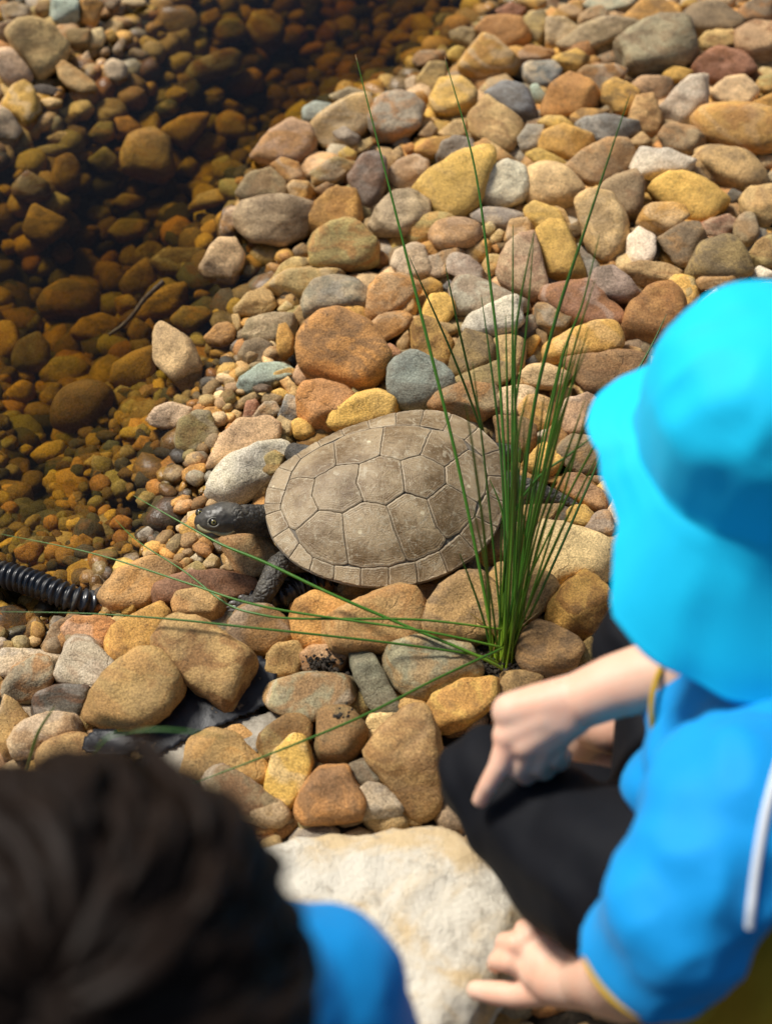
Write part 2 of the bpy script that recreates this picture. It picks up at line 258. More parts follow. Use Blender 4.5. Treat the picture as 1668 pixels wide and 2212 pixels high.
# outlines of the single stones: view, colour, wear (r rounded, m medium, a angular; u under water, e breaking the surface, l lying on others), corner points
STONES = """
A taupe r 20,40 100,20 170,50 180,110 90,130 20,100
A tan r 210,60 240,5 290,0 300,100 250,115
A teal m 295,70 310,10 400,0 465,10 460,110 390,155 320,115
A ochre m 475,0 600,0 580,90 550,160 490,130
A taupe r 0,150 60,125 130,135 120,220 40,240 0,210
A tan m 65,210 100,150 210,118 310,160 395,265 370,350 245,462 200,450 130,340
A pink r -30,290 70,290 180,430 150,490 60,490 -20,400
A brown r 400,180 530,180 520,280 430,300
A cream r 512,240 545,185 600,175 618,220 580,290 530,295
A ochre r 625,190 660,175 688,210 660,250 630,240
A tan me 352,410 390,370 540,480 560,560 500,590 420,530 370,470
A pink re 610,390 670,345 740,390 750,450 690,490 620,450
A redbr re 550,400 590,385 600,430 560,440
A cream re 485,340 520,310 535,350 520,420 490,400
A taupe re 665,290 720,230 740,250 715,330 680,330
A gold me 30,610 90,520 150,490 220,530 235,640 190,730 120,740 60,690
A gold re 245,590 300,575 360,590 350,630 280,640
A char re 200,510 270,500 350,525 340,570 250,575
A pink me -40,620 60,660 130,770 60,860 -40,870
A cream r 720,0 850,0 850,30 790,45 740,30
A taupe r 610,0 710,0 690,60 640,70
A brown mu 910,60 1000,70 1110,50 1160,130 1130,220 1010,240 920,190
A olive mu 1245,180 1310,125 1400,120 1450,190 1400,250 1290,235
A ochre mu 1455,170 1490,90 1590,80 1650,130 1660,220 1570,310 1470,240
A ochre mu 1190,90 1270,55 1300,110 1240,150 1190,150
A brown mu 1080,440 1150,370 1330,300 1440,340 1420,390 1230,480 1110,515
A rust mu 1340,510 1400,450 1480,410 1540,450 1470,540 1380,560
A gold ru 810,260 860,220 930,250 930,320 860,330
A gold ru 960,560 1030,515 1100,540 1060,590 1000,605
A gold ru 1300,610 1345,590 1405,620 1370,655 1320,650
A ochre ru 1190,560 1260,505 1310,540 1290,580
A rust mu 1275,700 1340,660 1430,690 1455,820 1400,850 1290,790
A ochre mu 960,760 1080,690 1230,670 1180,770 1090,880 1030,830
A ochre mu 1130,880 1220,780 1310,820 1300,880 1180,950
A tan mu 720,920 770,820 890,765 1000,830 1010,1000 950,1060 860,1040 730,1000
A gold ru 1040,1000 1110,920 1160,960 1110,1030
A olive ru 1255,950 1330,920 1400,1000 1370,1070 1270,1040
A rust mu 685,700 760,690 840,760 760,820 710,780
A olive mu 530,790 590,720 660,720 670,800 600,840
A ochre mu 305,1040 350,940 430,910 470,990 460,1070 380,1115 310,1090
A rust au 415,890 470,900 540,880 530,930 480,945 440,920
A olive mu 530,940 620,870 690,930 680,990 590,1000
A olive mu 85,1090 170,1010 280,1080 290,1150 200,1190 90,1150
A olive ru 210,880 310,850 410,860 330,910 230,920
A pink ru 290,810 360,775 470,800 440,830 330,835
A taupe ru 255,1200 330,1135 410,1170 410,1230 330,1265 265,1240
A ochre mu 150,1330 210,1210 380,1290 390,1340 280,1420 170,1390
A ochre ru 670,1190 730,1140 850,1160 820,1200 730,1230
A gold ru 870,1130 950,1095 960,1130 900,1160
A gold ru 970,1230 1010,1200 1060,1230 1040,1270 990,1270
A ochre mu 1140,1210 1200,1140 1320,1100 1400,1110 1350,1170 1250,1210 1150,1240
A olive mu 640,1370 720,1290 860,1300 840,1380 720,1420
A rust mu 980,1380 1050,1300 1120,1320 1080,1390 1000,1410
A taupe re 1290,1340 1330,1230 1390,1220 1400,1330 1340,1400 1290,1390
B tan m 1310,190 1380,165 1480,185 1490,240 1400,285 1320,230
B olive m 1440,140 1560,110 1600,150 1520,200
B ochre m 1365,370 1500,215 1560,235 1710,360 1690,420 1500,465 1380,430
B gold r 1285,310 1340,275 1390,290 1370,370 1300,350
B taupe m 1090,350 1130,305 1260,300 1270,340 1180,390 1110,390
B tan m 1100,480 1180,390 1270,365 1270,460 1190,540 1130,530
B pink r 1045,470 1100,450 1110,540 1050,540
B gold m 1190,580 1240,480 1360,460 1450,540 1450,610 1380,690 1270,680 1200,620
B ochre r 1080,560 1140,535 1175,580 1150,620 1090,600
B teal r 435,650 510,600 615,620 600,660 540,690 500,750 450,720
B tan m 490,740 560,670 720,570 850,560 850,690 760,790 600,870 530,820
B pink m 610,560 720,515 840,550 830,580 650,610
B purple al 625,780 690,745 770,800 760,840 720,860 650,815
B grey a 840,680 890,580 980,540 1070,560 1145,630 1110,720 1020,835 920,820 850,760
B rose m 145,910 200,840 280,760 370,710 470,750 510,830 470,930 380,980 230,970
B rust m 265,970 320,930 410,960 450,1040 380,1080 340,1100
B taupe m 60,1130 130,1030 260,990 330,1080 330,1160 200,1180 100,1170
B ochre m 355,1090 390,1060 470,1065 515,1120 470,1190 380,1180
B taupe m 55,1260 110,1190 300,1150 480,1200 490,1250 440,1400 300,1430 150,1410 75,1340
B olive a 500,1010 620,930 760,960 680,1010 590,1090 510,1080
B taupe a 510,1110 580,1070 630,1090 560,1150
B gold r 655,900 700,865 755,900 740,945 680,945
B tan m 735,850 840,810 845,850 780,910
B purple a 715,1040 760,990 800,920 880,905 930,960 920,1100 860,1230 790,1200 740,1110
B ochre m 470,1290 530,1180 640,1110 740,1120 780,1280 700,1330 600,1330 500,1350
B taupe m 840,1310 900,1200 980,1130 1080,1120 1170,1180 1170,1290 1080,1360 990,1405 880,1380
B rose m 930,1040 1000,950 1090,915 1170,950 1180,1010 1090,1120 960,1090
B rust r 1030,860 1080,840 1100,880 1060,910
B tan r 960,900 1010,860 1035,920 980,970
B ochre r 1100,880 1180,820 1290,810 1270,900 1160,930
B brown r 1120,790 1190,720 1230,760 1200,820
B grey m 1225,920 1260,840 1330,805 1420,820 1450,880 1340,930 1240,960
B gold m 1100,1100 1190,1000 1340,930 1440,880 1510,870 1550,910 1540,980 1450,1200 1350,1280 1240,1230 1110,1150
B olive r 1070,1340 1130,1270 1260,1250 1330,1280 1200,1360 1180,1420 1090,1430
B rose rl 1180,1370 1230,1310 1330,1280 1440,1300 1480,1370 1430,1440 1290,1455 1200,1420
B ochre r 1150,1460 1190,1420 1290,1480 1250,1520 1160,1501
B tan m 1230,790 1330,710 1390,710 1400,790 1290,810
C ochre r 180,0 330,0 350,30 280,65 200,30
C redbr a 55,60 140,20 220,50 190,100 90,110
C rust m -60,170 0,110 70,95 180,110 235,200 200,310 100,290 -20,210
C olive r 210,110 320,70 340,120 330,260 270,280 230,200
C ochre m 355,100 420,50 550,10 540,100 430,120
C taupe r 525,110 590,60 660,40 700,90 610,130 540,160
C grey m 570,30 650,-20 860,-20 850,50 750,80 650,40
C rose m 345,110 450,110 520,160 440,230 420,300 350,280
C taupe a 430,240 560,150 680,105 870,130 870,160 760,230 660,285 500,280
C ochre m 805,100 900,10 1000,0 1130,90 1080,130 960,140 850,130
C sage m 745,270 860,180 960,150 1010,100 1130,110 1160,210 1190,300 1170,360 1000,420 900,435 800,370
C taupe r 1130,120 1220,30 1340,20 1480,110 1450,180 1240,230 1170,190
C gold r 1130,40 1160,0 1230,0 1200,50
C cream r 1250,-20 1440,-20 1420,40 1330,60
C taupe m 1480,60 1560,0 1700,-20 1700,130 1500,130
C tan m 1240,240 1290,180 1420,180 1460,250 1330,300 1260,310
C rose m 1460,190 1560,140 1700,140 1720,380 1590,400 1470,290
C redbr a 1200,420 1250,330 1340,280 1470,310 1560,400 1500,470 1320,490
C gold r 1020,440 1080,390 1190,420 1160,480 1070,480
C rust m 190,310 240,270 370,300 380,340 280,370 200,360
C blue m 190,410 240,370 370,360 410,410 370,500 250,490
C ochre m 390,340 510,295 590,340 570,420 480,440 400,390
C taupe m 525,440 580,395 730,385 800,410 770,470 660,545 560,500
C blue r 0,560 110,490 210,520 260,600 290,680 210,740 150,690 60,610
C tan m -100,680 0,580 120,660 205,730 190,800 130,890 0,800 -90,770
C rust m 330,640 370,520 470,440 590,480 645,560 630,630 520,600 430,690 350,690
C teal r 250,510 290,500 340,570 320,620 280,590
C taupe a 300,690 480,590 540,600 510,650 430,700
C ochre m 665,590 680,510 740,480 870,530 880,600 810,690 720,660
C rose r 845,510 900,455 1070,460 1080,510 1020,600 940,560 870,550
C white a 1015,640 1080,550 1170,460 1280,450 1290,590 1200,740 1100,730
C cream m 1310,540 1400,460 1500,450 1570,520 1560,590 1490,615 1340,590
C olive r 1560,510 1600,450 1690,440 1690,540 1590,550
C ochre m 1540,610 1690,540 1700,640 1600,640
C ochre r 1215,700 1300,620 1450,610 1668,650 1760,700 1740,850 1600,895 1400,860 1260,800
C tan m 830,690 870,580 960,560 1010,680 1000,790 920,800 840,730
C tan r 820,840 900,780 960,830 920,880
C taupe m 1015,800 1060,730 1200,750 1270,830 1180,900 1060,890
C ochre r 480,690 540,640 700,650 640,700 520,740
C taupe r 650,650 700,620 740,680 690,690
C blue a 510,770 600,690 700,680 820,720 830,770 760,820 630,820 540,780
C gold r 300,720 350,680 430,680 500,740 480,770 370,770
C gold m 300,860 340,770 450,740 600,790 615,840 520,930 430,920
C grey m 180,810 230,745 320,750 310,860 220,920
C tan m -90,810 0,830 170,940 200,1000 100,960 -20,930
C gold r 230,910 300,875 440,940 460,980 420,1010 300,960
C rose m 465,990 560,900 690,820 790,820 845,940 720,1060 600,1065 500,1030
C white m -60,1080 0,1000 100,955 200,990 240,1090 200,1170 100,1215 0,1200 -50,1150
C cream r 225,1020 330,960 430,990 555,1100 520,1160 390,1210 260,1200 230,1110
C white al 850,980 900,870 1050,880 1120,930 1200,940 1170,1000 1000,1050 900,1040
C tan m 1170,960 1250,890 1310,910 1390,1090 1300,1080 1180,1010
C tan r 1230,880 1330,865 1490,890 1580,980 1600,1070 1490,1120 1370,1060
C char r 1400,1150 1430,1110 1495,1140 1470,1190 1410,1190
C tan m 1485,1170 1540,1100 1668,1090 1740,1200 1620,1340 1560,1330 1490,1230
C taupe r 1615,1050 1668,1000 1700,1000 1700,1080 1640,1085
C gold m 960,1120 1010,1050 1120,1015 1260,1060 1390,1160 1380,1250 1290,1300 1180,1270 1090,1180 980,1150
C ochre ml 885,1310 940,1210 1030,1180 1140,1210 1165,1260 1060,1350 980,1385
C redbr m 1250,1310 1400,1260 1460,1310 1380,1400 1270,1370
C taupe r 1440,1330 1490,1260 1540,1255 1580,1350 1540,1450 1500,1465 1450,1400
C taupe m 640,1130 760,1050 860,1025 905,1080 890,1220 850,1310 780,1280 700,1170
C tan m 515,1180 600,1130 720,1160 800,1280 825,1400 770,1510 660,1530 590,1440 540,1290
C taupe m 1000,1400 1150,1310 1230,1310 1275,1420 1180,1550 1120,1540 1040,1450
C white a 830,1390 880,1345 970,1390 980,1470 930,1545 830,1545 810,1480
C char a 960,1410 1000,1390 1010,1500 970,1540
C olive r 1180,1600 1260,1430 1400,1390 1490,1460 1540,1590 1450,1650 1280,1650
C rust m 1230,1650 1290,1590 1420,1600 1460,1660 1380,1700 1250,1700
C olive m 1525,1510 1590,1410 1668,1390 1720,1480 1700,1560 1590,1570
C white r 1540,1610 1590,1565 1668,1600 1668,1640 1560,1640
C tan m 750,1580 900,1535 1020,1540 1120,1590 1090,1640 900,1700 820,1640
C purple ml 590,1640 640,1580 740,1570 830,1640 890,1720 850,1770 740,1770 620,1700
C gold r 1060,1670 1120,1620 1190,1640 1220,1740 1160,1810 1110,1730
C grey m 530,1480 600,1500 670,1580 600,1610 550,1560
C gold m 215,1230 270,1190 400,1230 450,1330 380,1320 300,1370 240,1320
C tan r 400,1220 450,1240 520,1420 490,1430
C brown r 475,1330 530,1300 560,1370 500,1400
M grey r 485,110 560,65 700,70 820,110 740,215 620,180 520,150
M tan r 540,180 600,150 630,190 600,260 560,240
M tan r 600,260 650,200 690,220 660,290 620,310
M tan m 690,310 740,150 820,140 880,230 800,250 720,280
M rose m 640,480 700,310 790,245 880,235 965,590 900,660 840,660 700,570
M gold m 910,230 980,160 1060,170 1120,260 1180,380 1215,500 1130,580 1010,570 950,450 910,320
M grey m 1170,300 1300,440 1320,470 1240,520 1200,430
M ochre r 440,340 560,265 600,300 570,390 510,420 460,390
M rust r 600,310 640,300 660,340 620,370
M tan r 560,420 610,340 670,390 640,470 570,510
M ochre r 170,310 200,280 300,320 280,370 190,380
M slate a 150,440 190,385 350,325 420,335 350,400 310,500 230,500
M grey m 350,380 400,355 460,380 560,500 550,530 420,510 350,470
M pink m 0,330 80,290 160,310 200,400 230,510 150,530 40,500 -40,420
M ochre r 150,540 220,515 285,560 280,610 190,620
M blue r 290,570 330,530 370,560 330,610
M tan m -20,640 60,630 120,690 110,750 20,730
M gold m 165,680 200,625 300,620 360,660 370,760 330,810 180,800
M grey m 340,600 390,520 470,505 640,590 800,650 830,720 600,740 440,790 380,740
M white ml 440,830 480,760 680,650 750,640 830,740 780,820 700,880 570,905 460,880
M grey r 790,790 870,760 910,830 870,900 780,900
M taupe m 870,740 920,690 1010,680 1120,780 1110,850 1010,890 930,850
M redbr a 945,650 1000,580 1150,545 1250,560 1420,710 1480,800 1480,850 1370,870 1200,820 1110,800 1000,700
M ochre m 55,930 110,800 160,770 240,800 350,940 340,1030 280,1100 180,1060 70,1010
M tan m 220,800 330,810 390,850 330,890 260,850
M brown m 320,1120 400,920 440,860 580,910 620,960 600,1060 420,1180 360,1180
M tan r 605,990 640,920 730,905 810,930 820,1050 740,1150 660,1090
M gold r 830,930 900,880 920,920 860,1020 820,1010
M brown r 900,850 960,880 970,950 920,1000
M gold r 905,1040 940,970 1100,870 1260,800 1380,795 1420,850 1425,960 1330,1010 1150,1040 1000,1080 930,1080
M brown m 1090,1040 1180,1020 1350,1000 1500,990 1600,1030 1580,1170 1450,1300 1330,1320 1230,1230 1100,1130
M char r 820,1060 880,1020 910,1070 850,1090
M olive m 340,1200 480,1120 620,1060 720,1090 730,1150 600,1230 400,1220
M taupe m 200,1370 260,1260 420,1200 600,1210 640,1280 620,1380 530,1450 380,1430
M cream al 810,1140 850,1090 970,1080 1080,1130 1100,1200 1000,1250 920,1240 830,1190
M tan r 745,1210 790,1160 830,1190 800,1220
M tan r 990,1260 1060,1220 1120,1240 1110,1310 1030,1350
M pink a 620,1330 680,1240 780,1220 870,1230 900,1290 840,1310 790,1400 740,1430 660,1400
M ochre r 785,1370 840,1290 910,1280 1000,1320 1030,1420 960,1500 850,1470
M tan m 1145,1250 1190,1215 1290,1290 1200,1300
M rose m 1040,1450 1100,1320 1220,1275 1340,1350 1330,1450 1260,1560 1150,1550 1060,1490
M brown m 605,1490 640,1420 800,1430 880,1480 880,1600 830,1668 720,1620 620,1560
M brown m 905,1600 1000,1480 1100,1500 1110,1560 1000,1620
M blue m -60,1100 0,1030 100,1000 210,1040 300,1110 340,1220 200,1350 100,1370 -10,1360 -60,1230
L olive m 820,340 890,230 1080,150 1190,190 1310,330 1300,480 1150,510 950,500 850,480
L cream me 20,500 70,400 150,310 260,310 320,420 300,520 230,640 120,590 40,560
L taupe ru 140,250 180,100 260,60 290,200 240,300 160,290
L tan m 480,650 560,590 700,510 900,500 1000,520 1090,570 1060,620 860,640 760,710 600,700
L tan r 545,590 620,470 700,430 830,450 830,500 680,520
L rust r 590,410 650,395 670,430 620,460
L brown r 690,370 760,330 810,370 790,420 720,420
L slate m 760,730 850,600 1000,560 1170,600 1230,690 1230,800 1050,800 870,880 790,860
L char r 600,720 640,680 720,700 710,760 640,750
L tan m 270,800 360,700 470,655 550,710 550,780 490,840 330,890 280,850
L tan r 580,810 640,750 690,790 650,835 600,830
L tan m 690,850 740,785 790,860 780,930 740,940
L taupe m 340,980 370,890 520,840 680,840 720,910 700,1010 620,1040 500,1060 350,1030
L ochre ml 575,1010 590,940 640,930 690,1010 685,1120 630,1165 580,1120
L rust me 50,1010 130,930 210,905 260,950 260,1040 180,1080 90,1070
L tan r 245,850 290,850 320,940 300,1000 260,940
L grey re 225,1090 280,1035 320,1050 290,1110 240,1120
L taupe m 300,1130 350,1050 440,1020 550,1080 540,1130 430,1220 340,1235
L rust m 475,1190 550,1120 610,1150 620,1190 520,1210
L teal re 240,1290 270,1245 370,1250 360,1300 300,1340 250,1330
L teal m 305,1420 340,1310 440,1220 580,1200 680,1250 560,1290 530,1360 430,1380 340,1430
L olive m 530,1350 560,1270 650,1240 710,1260 640,1300 590,1350 540,1390
L rose m 700,1290 740,1200 780,1210 820,1320 760,1400 720,1350
L taupe al 400,1380 450,1355 530,1370 520,1410 420,1415
L tan m 600,1330 650,1310 730,1400 720,1440 660,1430
L rust m 745,1060 780,950 900,850 1020,825 1160,880 1260,970 1290,1060 1370,1180 1350,1260 1280,1340 1120,1410 970,1370 800,1280 780,1180
L tan r 845,870 890,810 1020,805 1000,840 900,870
L ochre r 1030,820 1120,785 1200,800 1260,890 1220,930 1130,860
L rust m 1230,830 1260,650 1340,560 1460,560 1600,620 1610,690 1500,730 1400,830 1280,890
L tan m 1450,780 1500,700 1560,720 1610,820 1560,860 1480,830
L rust m 1240,940 1330,860 1480,815 1550,860 1540,930 1460,990 1310,1050 1260,1010
L tan r 1450,1060 1530,970 1540,1010 1530,1120 1490,1140
L redbr m 1350,1100 1400,1060 1480,1120 1470,1170 1390,1160
L rust m 735,1450 790,1350 900,1340 1040,1380 1130,1440 1110,1490 980,1600 960,1700 830,1720 750,1580
L gold m 990,1640 1020,1550 1150,1440 1270,1405 1400,1450 1470,1550 1250,1640 1060,1690
L taupe r 0,1490 60,1450 130,1480 100,1530 10,1540
L ochre r 140,1460 190,1430 270,1460 240,1500 150,1500
L ochre m 20,1580 60,1530 180,1525 190,1590 120,1640 50,1620
L grey r 170,1530 200,1500 260,1530 230,1570
L tan r 220,1590 260,1545 310,1570 300,1620 240,1640
L tan m 240,1520 330,1450 400,1420 450,1450 360,1500 290,1550
L redbr a 330,1580 350,1490 410,1470 440,1530 380,1640 320,1640
L taupe m 400,1590 480,1490 550,1490 590,1550 520,1610 430,1640
L taupe m 455,1470 510,1420 590,1440 590,1500 500,1500
L gold r 520,1420 600,1390 670,1430 610,1490
L blue a 590,1580 640,1440 700,1450 740,1580 670,1635 620,1620
T tan m 105,190 150,110 230,160 230,230 150,250
T gold r 235,150 270,125 330,160 360,220 310,260 250,240
D cream m 1225,1430 1320,1230 1400,1160 1540,1145 1600,1180 1600,1240 1400,1300 1280,1440
E white m 105,420 140,330 200,270 300,230 400,215 440,240 430,290 340,330 270,400 260,450 140,455
E olive ml 280,340 300,290 350,265 390,285 380,340 320,360
E tan r 260,410 300,360 340,350 330,420 300,450 270,450
D olive me 1040,1230 1060,1140 1140,1090 1220,1090 1250,1150 1280,1260 1200,1330 1110,1350 1050,1310
D pink me 880,1130 920,1060 1000,1030 1100,1060 1130,1110 1050,1170 960,1180 900,1150
D slate m 1085,1380 1130,1320 1190,1315 1220,1350 1150,1410 1100,1410
D ochre m 1070,1440 1120,1400 1210,1380 1180,1460 1100,1501
D cream ae 920,640 950,580 1000,590 1120,680 1165,780 1170,900 1140,980 1080,950 1000,870 920,780
D ochre mu 820,510 870,410 1000,340 1090,330 1080,400 1020,500 900,535
D brown mu 710,330 770,260 860,190 920,290 900,390 810,410 730,380
D ochre mu 660,900 690,800 780,740 900,700 900,830 890,920 780,960
D brown ru 320,1060 370,960 460,910 560,910 650,970 620,1090 520,1190 430,1200 330,1160
D redbr ru 810,980 850,930 930,920 970,960 910,1010 830,1020
D ochre mu 430,610 480,540 590,510 710,550 680,610 560,660 450,670
D olive mu 250,850 330,770 430,760 520,820 480,900 350,930 260,900
D brown mu 240,440 300,360 400,310 500,320 580,450 560,510 420,540 290,520
D ochre mu 0,560 60,550 120,640 100,760 30,830 -40,800
D taupe mu 75,810 130,680 220,620 270,700 260,800 190,850
D gold ru 195,1330 250,1280 350,1250 390,1290 370,1340 250,1380
D gold ru 90,1320 150,1275 190,1290 150,1340
D white ru 535,1230 570,1200 610,1220 610,1260 560,1270
D blue ru 610,1290 640,1250 700,1260 700,1310 640,1325
D redbr mu 610,1230 650,1185 710,1200 660,1240
D gold ru 500,1380 560,1330 650,1320 650,1370 590,1410 520,1410
D ochre ru 670,1350 710,1310 780,1320 760,1360 690,1390
D olive ru 760,1420 800,1385 890,1390 910,1420 840,1445
D rust mu 780,1290 830,1225 900,1240 900,1290 830,1315
D olive ru 790,1190 840,1150 900,1200 900,1240 810,1230
D tan mu 800,1070 850,1030 930,1050 880,1110 820,1110
D brown mu 655,980 710,930 790,960 800,1020 720,1040 660,1020
D ochre ru 240,990 300,920 360,920 350,1040 270,1060
D ochre ru 50,960 130,900 220,930 220,990 130,1030 60,1000
D rust mu 840,580 880,535 930,600 910,650 860,610
D brown ru 755,620 800,540 880,590 880,660 810,690
D ochre mu 680,420 760,400 810,450 770,540 700,500
D gold ru 1260,490 1310,460 1355,480 1320,510 1270,510
D brown mu 1010,530 1080,470 1200,470 1250,520 1150,560 1100,620 1040,580
D brown mu 890,200 980,130 1180,130 1180,200 1050,290 920,270
F rust mu 90,200 160,165 230,180 240,260 160,280 100,240
F ochre ru 550,210 600,190 665,220 660,260 580,260
F ochre mu 365,190 440,120 500,150 490,200 420,215
F white ru 430,270 480,248 520,280 490,310 440,300
F olive ru 440,330 500,310 570,340 580,390 510,370 460,360
F grey re 735,120 790,80 820,110 800,155 750,155
F ochre r 765,220 800,190 835,220 820,255 780,255
F white r 890,240 930,230 950,260 910,270
F tan r 915,195 950,150 1020,145 1040,170 960,200
F rust m 1030,180 1090,130 1135,180 1110,240 1040,210
F ochre m 940,210 980,180 1030,210 1020,250 960,250
F ochre m 960,90 1000,60 1070,110 1060,140 980,140
F grey m 1015,250 1060,215 1090,260 1060,270
F tan r 945,290 980,245 1030,255 990,310 950,320
F olive r 975,310 1050,265 1110,300 1100,325 1000,330
F tan m 1090,270 1130,225 1170,250 1180,310 1120,310
F tan r 1180,300 1240,265 1310,310 1260,320
K rose m 430,640 600,605 800,630 960,690 1090,830 1000,950 900,1080 790,1110 620,960 480,790
F tan m 510,490 560,400 650,310 760,260 850,250 935,280 940,320 830,410 790,470 690,520 560,535
F redbr m 835,440 860,380 1000,330 1130,318 1260,340 1350,370 1340,420 1240,455 1100,470 960,510 880,520
F tan m 925,480 960,425 1050,408 1150,440 1200,490 1170,560 1060,590 950,560
F ochre m 580,700 620,610 700,560 830,490 890,550 900,600 840,680 820,740 620,810 590,770
F brown a 235,710 290,600 370,555 420,560 390,680 330,740 260,740
F rust m 375,610 420,560 560,570 640,620 600,680 560,750 500,690 400,670
F tan ml 830,690 880,610 960,562 1060,585 1330,770 1380,860 1370,960 1260,1065 1200,1060 1030,930 880,810
F tan ml 470,1060 530,930 640,800 740,738 820,745 900,820 965,930 940,1010 840,1110 720,1170 600,1150 490,1110
F grey m 312,850 370,710 420,668 480,690 615,820 540,940 480,955 330,890
F sage m 30,930 70,840 200,770 250,790 275,900 240,980 110,1040 50,1000
F grey m 0,790 30,730 180,735 340,760 310,840 240,830 60,880 10,850
F char m 190,1050 220,970 310,930 430,930 490,980 470,1090 370,1110 250,1090 200,1100
F tan m 0,1090 20,985 80,1020 160,1120 110,1200 100,1290 40,1310 -20,1200
F rose m 90,1210 150,1120 270,1080 370,1090 435,1140 400,1210 280,1250 160,1320 120,1290
F tan r 195,1330 240,1240 360,1180 440,1185 540,1280 480,1370 340,1400 220,1390
F tan r 440,1330 560,1285 700,1320 700,1380 560,1420 450,1400
F tan r 0,700 50,690 90,715 60,740 0,760
F brown m 1230,590 1300,520 1420,520 1500,560 1560,660 1500,720 1380,770 1270,730 1230,660
F brown r 935,1050 970,1010 1010,1035 990,1070 950,1070
G rose m 215,470 270,430 350,425 440,480 400,540 300,560 230,540
G tan r 395,190 440,140 560,150 560,190 480,225 420,210
G ochre m 155,330 190,220 260,180 370,190 450,240 330,310 310,380 380,430 220,445 165,400
G tan ml 305,350 380,280 550,190 640,155 710,175 755,260 740,360 600,450 450,460 340,420
G brown m 700,170 800,140 880,150 820,230 760,300 740,200
G tan m 770,360 790,280 870,150 950,90 1050,85 1130,180 1180,290 1110,400 930,425 800,400
G sage m 615,480 650,420 780,395 980,430 1040,540 1010,600 900,640 790,675 680,630 620,560
G tan r 555,480 620,450 630,540 590,560
G tan m 1105,120 1150,40 1250,50 1370,100 1410,160 1360,300 1250,310 1150,250
N cream m 370,1080 420,870 500,740 600,760 870,850 900,900 990,930 970,1100 920,1190 570,1260 470,1160
N ochre a 495,1510 550,1340 660,1220 770,1140 880,1190 975,1310 960,1380 850,1530 800,1640 740,1650 590,1560
N tan m 260,1720 300,1600 400,1525 500,1530 700,1640 755,1700 690,1850 560,1920 460,1940 340,1890 275,1800
N olive m 700,1800 740,1710 830,1640 870,1700 860,1800 720,1850
N tan m 110,2050 150,1920 300,1910 450,1950 400,2080 130,2120
G ochre m 800,730 850,650 1000,590 1110,578 1135,640 1080,720 970,810 870,835 820,790
G slate a 430,495 470,460 540,470 665,690 655,740 570,740 530,690
G sage m 48,650 90,600 230,565 380,560 480,590 495,640 430,690 310,740 210,780 100,720
G tan m 40,560 60,460 100,425 190,415 220,460 210,540 140,590 70,605
G brown r 250,850 270,770 340,720 430,730 490,780 510,840 480,930 400,985 320,970 260,920
G cream a 520,810 540,750 650,745 665,770 600,820 560,870 530,850
G tan r 672,700 720,665 800,690 790,740 680,740
G tan m 525,930 580,850 690,740 780,720 850,850 890,930 850,1010 840,1180 770,1220 690,1190 620,1090 540,970
G rust m 195,1190 240,1080 320,1000 420,1020 450,1100 495,1150 480,1230 360,1245 230,1245
G slate m 425,1030 450,980 530,955 590,990 610,1090 490,1100 440,1070
G grey m 480,1120 530,1075 610,1090 685,1190 660,1230 500,1235
G sage r 280,1000 310,970 370,990 360,1010
O gold m 1045,290 1070,170 1140,100 1190,110 1220,200 1190,310 1130,370 1060,330
O olive m 1005,160 1030,90 1110,20 1160,15 1205,60 1200,110 1080,160 1050,200
O tan m 735,240 750,120 830,80 930,110 1050,220 1050,300 1010,320 880,250
O tan r 870,80 940,60 1000,100 990,150 920,110
O taupe m 795,270 820,225 880,215 1100,360 1130,420 1050,450 900,380 820,320
O tan r 900,350 960,320 1080,350 1130,400 1110,450 960,420
N rust m 580,450 660,370 760,370 830,440 970,580 960,650 870,660 750,600 640,490
N gold r 880,480 930,430 1000,450 1030,560 990,600
N gold m 655,650 690,620 780,615 855,690 800,800 700,770 655,740
N purple a 785,800 850,700 960,650 1010,780 1000,830 900,870
N pink a 965,670 1010,600 1050,620 1075,770 1020,820
N tan r 910,890 980,840 1070,830 1040,940 990,950
N char m 510,700 600,620 680,640 650,750 560,740
N tan m 300,720 330,620 480,610 600,610 520,710 360,770
N tan r 790,380 930,385 980,420 900,460
N ochre r 440,400 540,380 610,390 600,440 500,440
N tan r 240,350 330,350 410,390 400,420 250,390
N taupe m 380,830 450,740 500,800 440,930 370,1000
N brown m 20,900 150,770 300,760 300,950 180,1080 30,1050
N gold m 420,160 480,135 600,230 610,300 500,400 380,370 310,300
N taupe m 560,170 690,70 850,90 900,150 930,360 800,370 650,300
P rust m 262,340 290,200 400,90 500,68 590,170 560,230 420,370 330,350
P gold r 500,60 570,30 630,90 630,190 570,200
P tan r 240,400 250,370 340,390 360,420
P tan r 640,190 730,100 760,130 700,200
"""

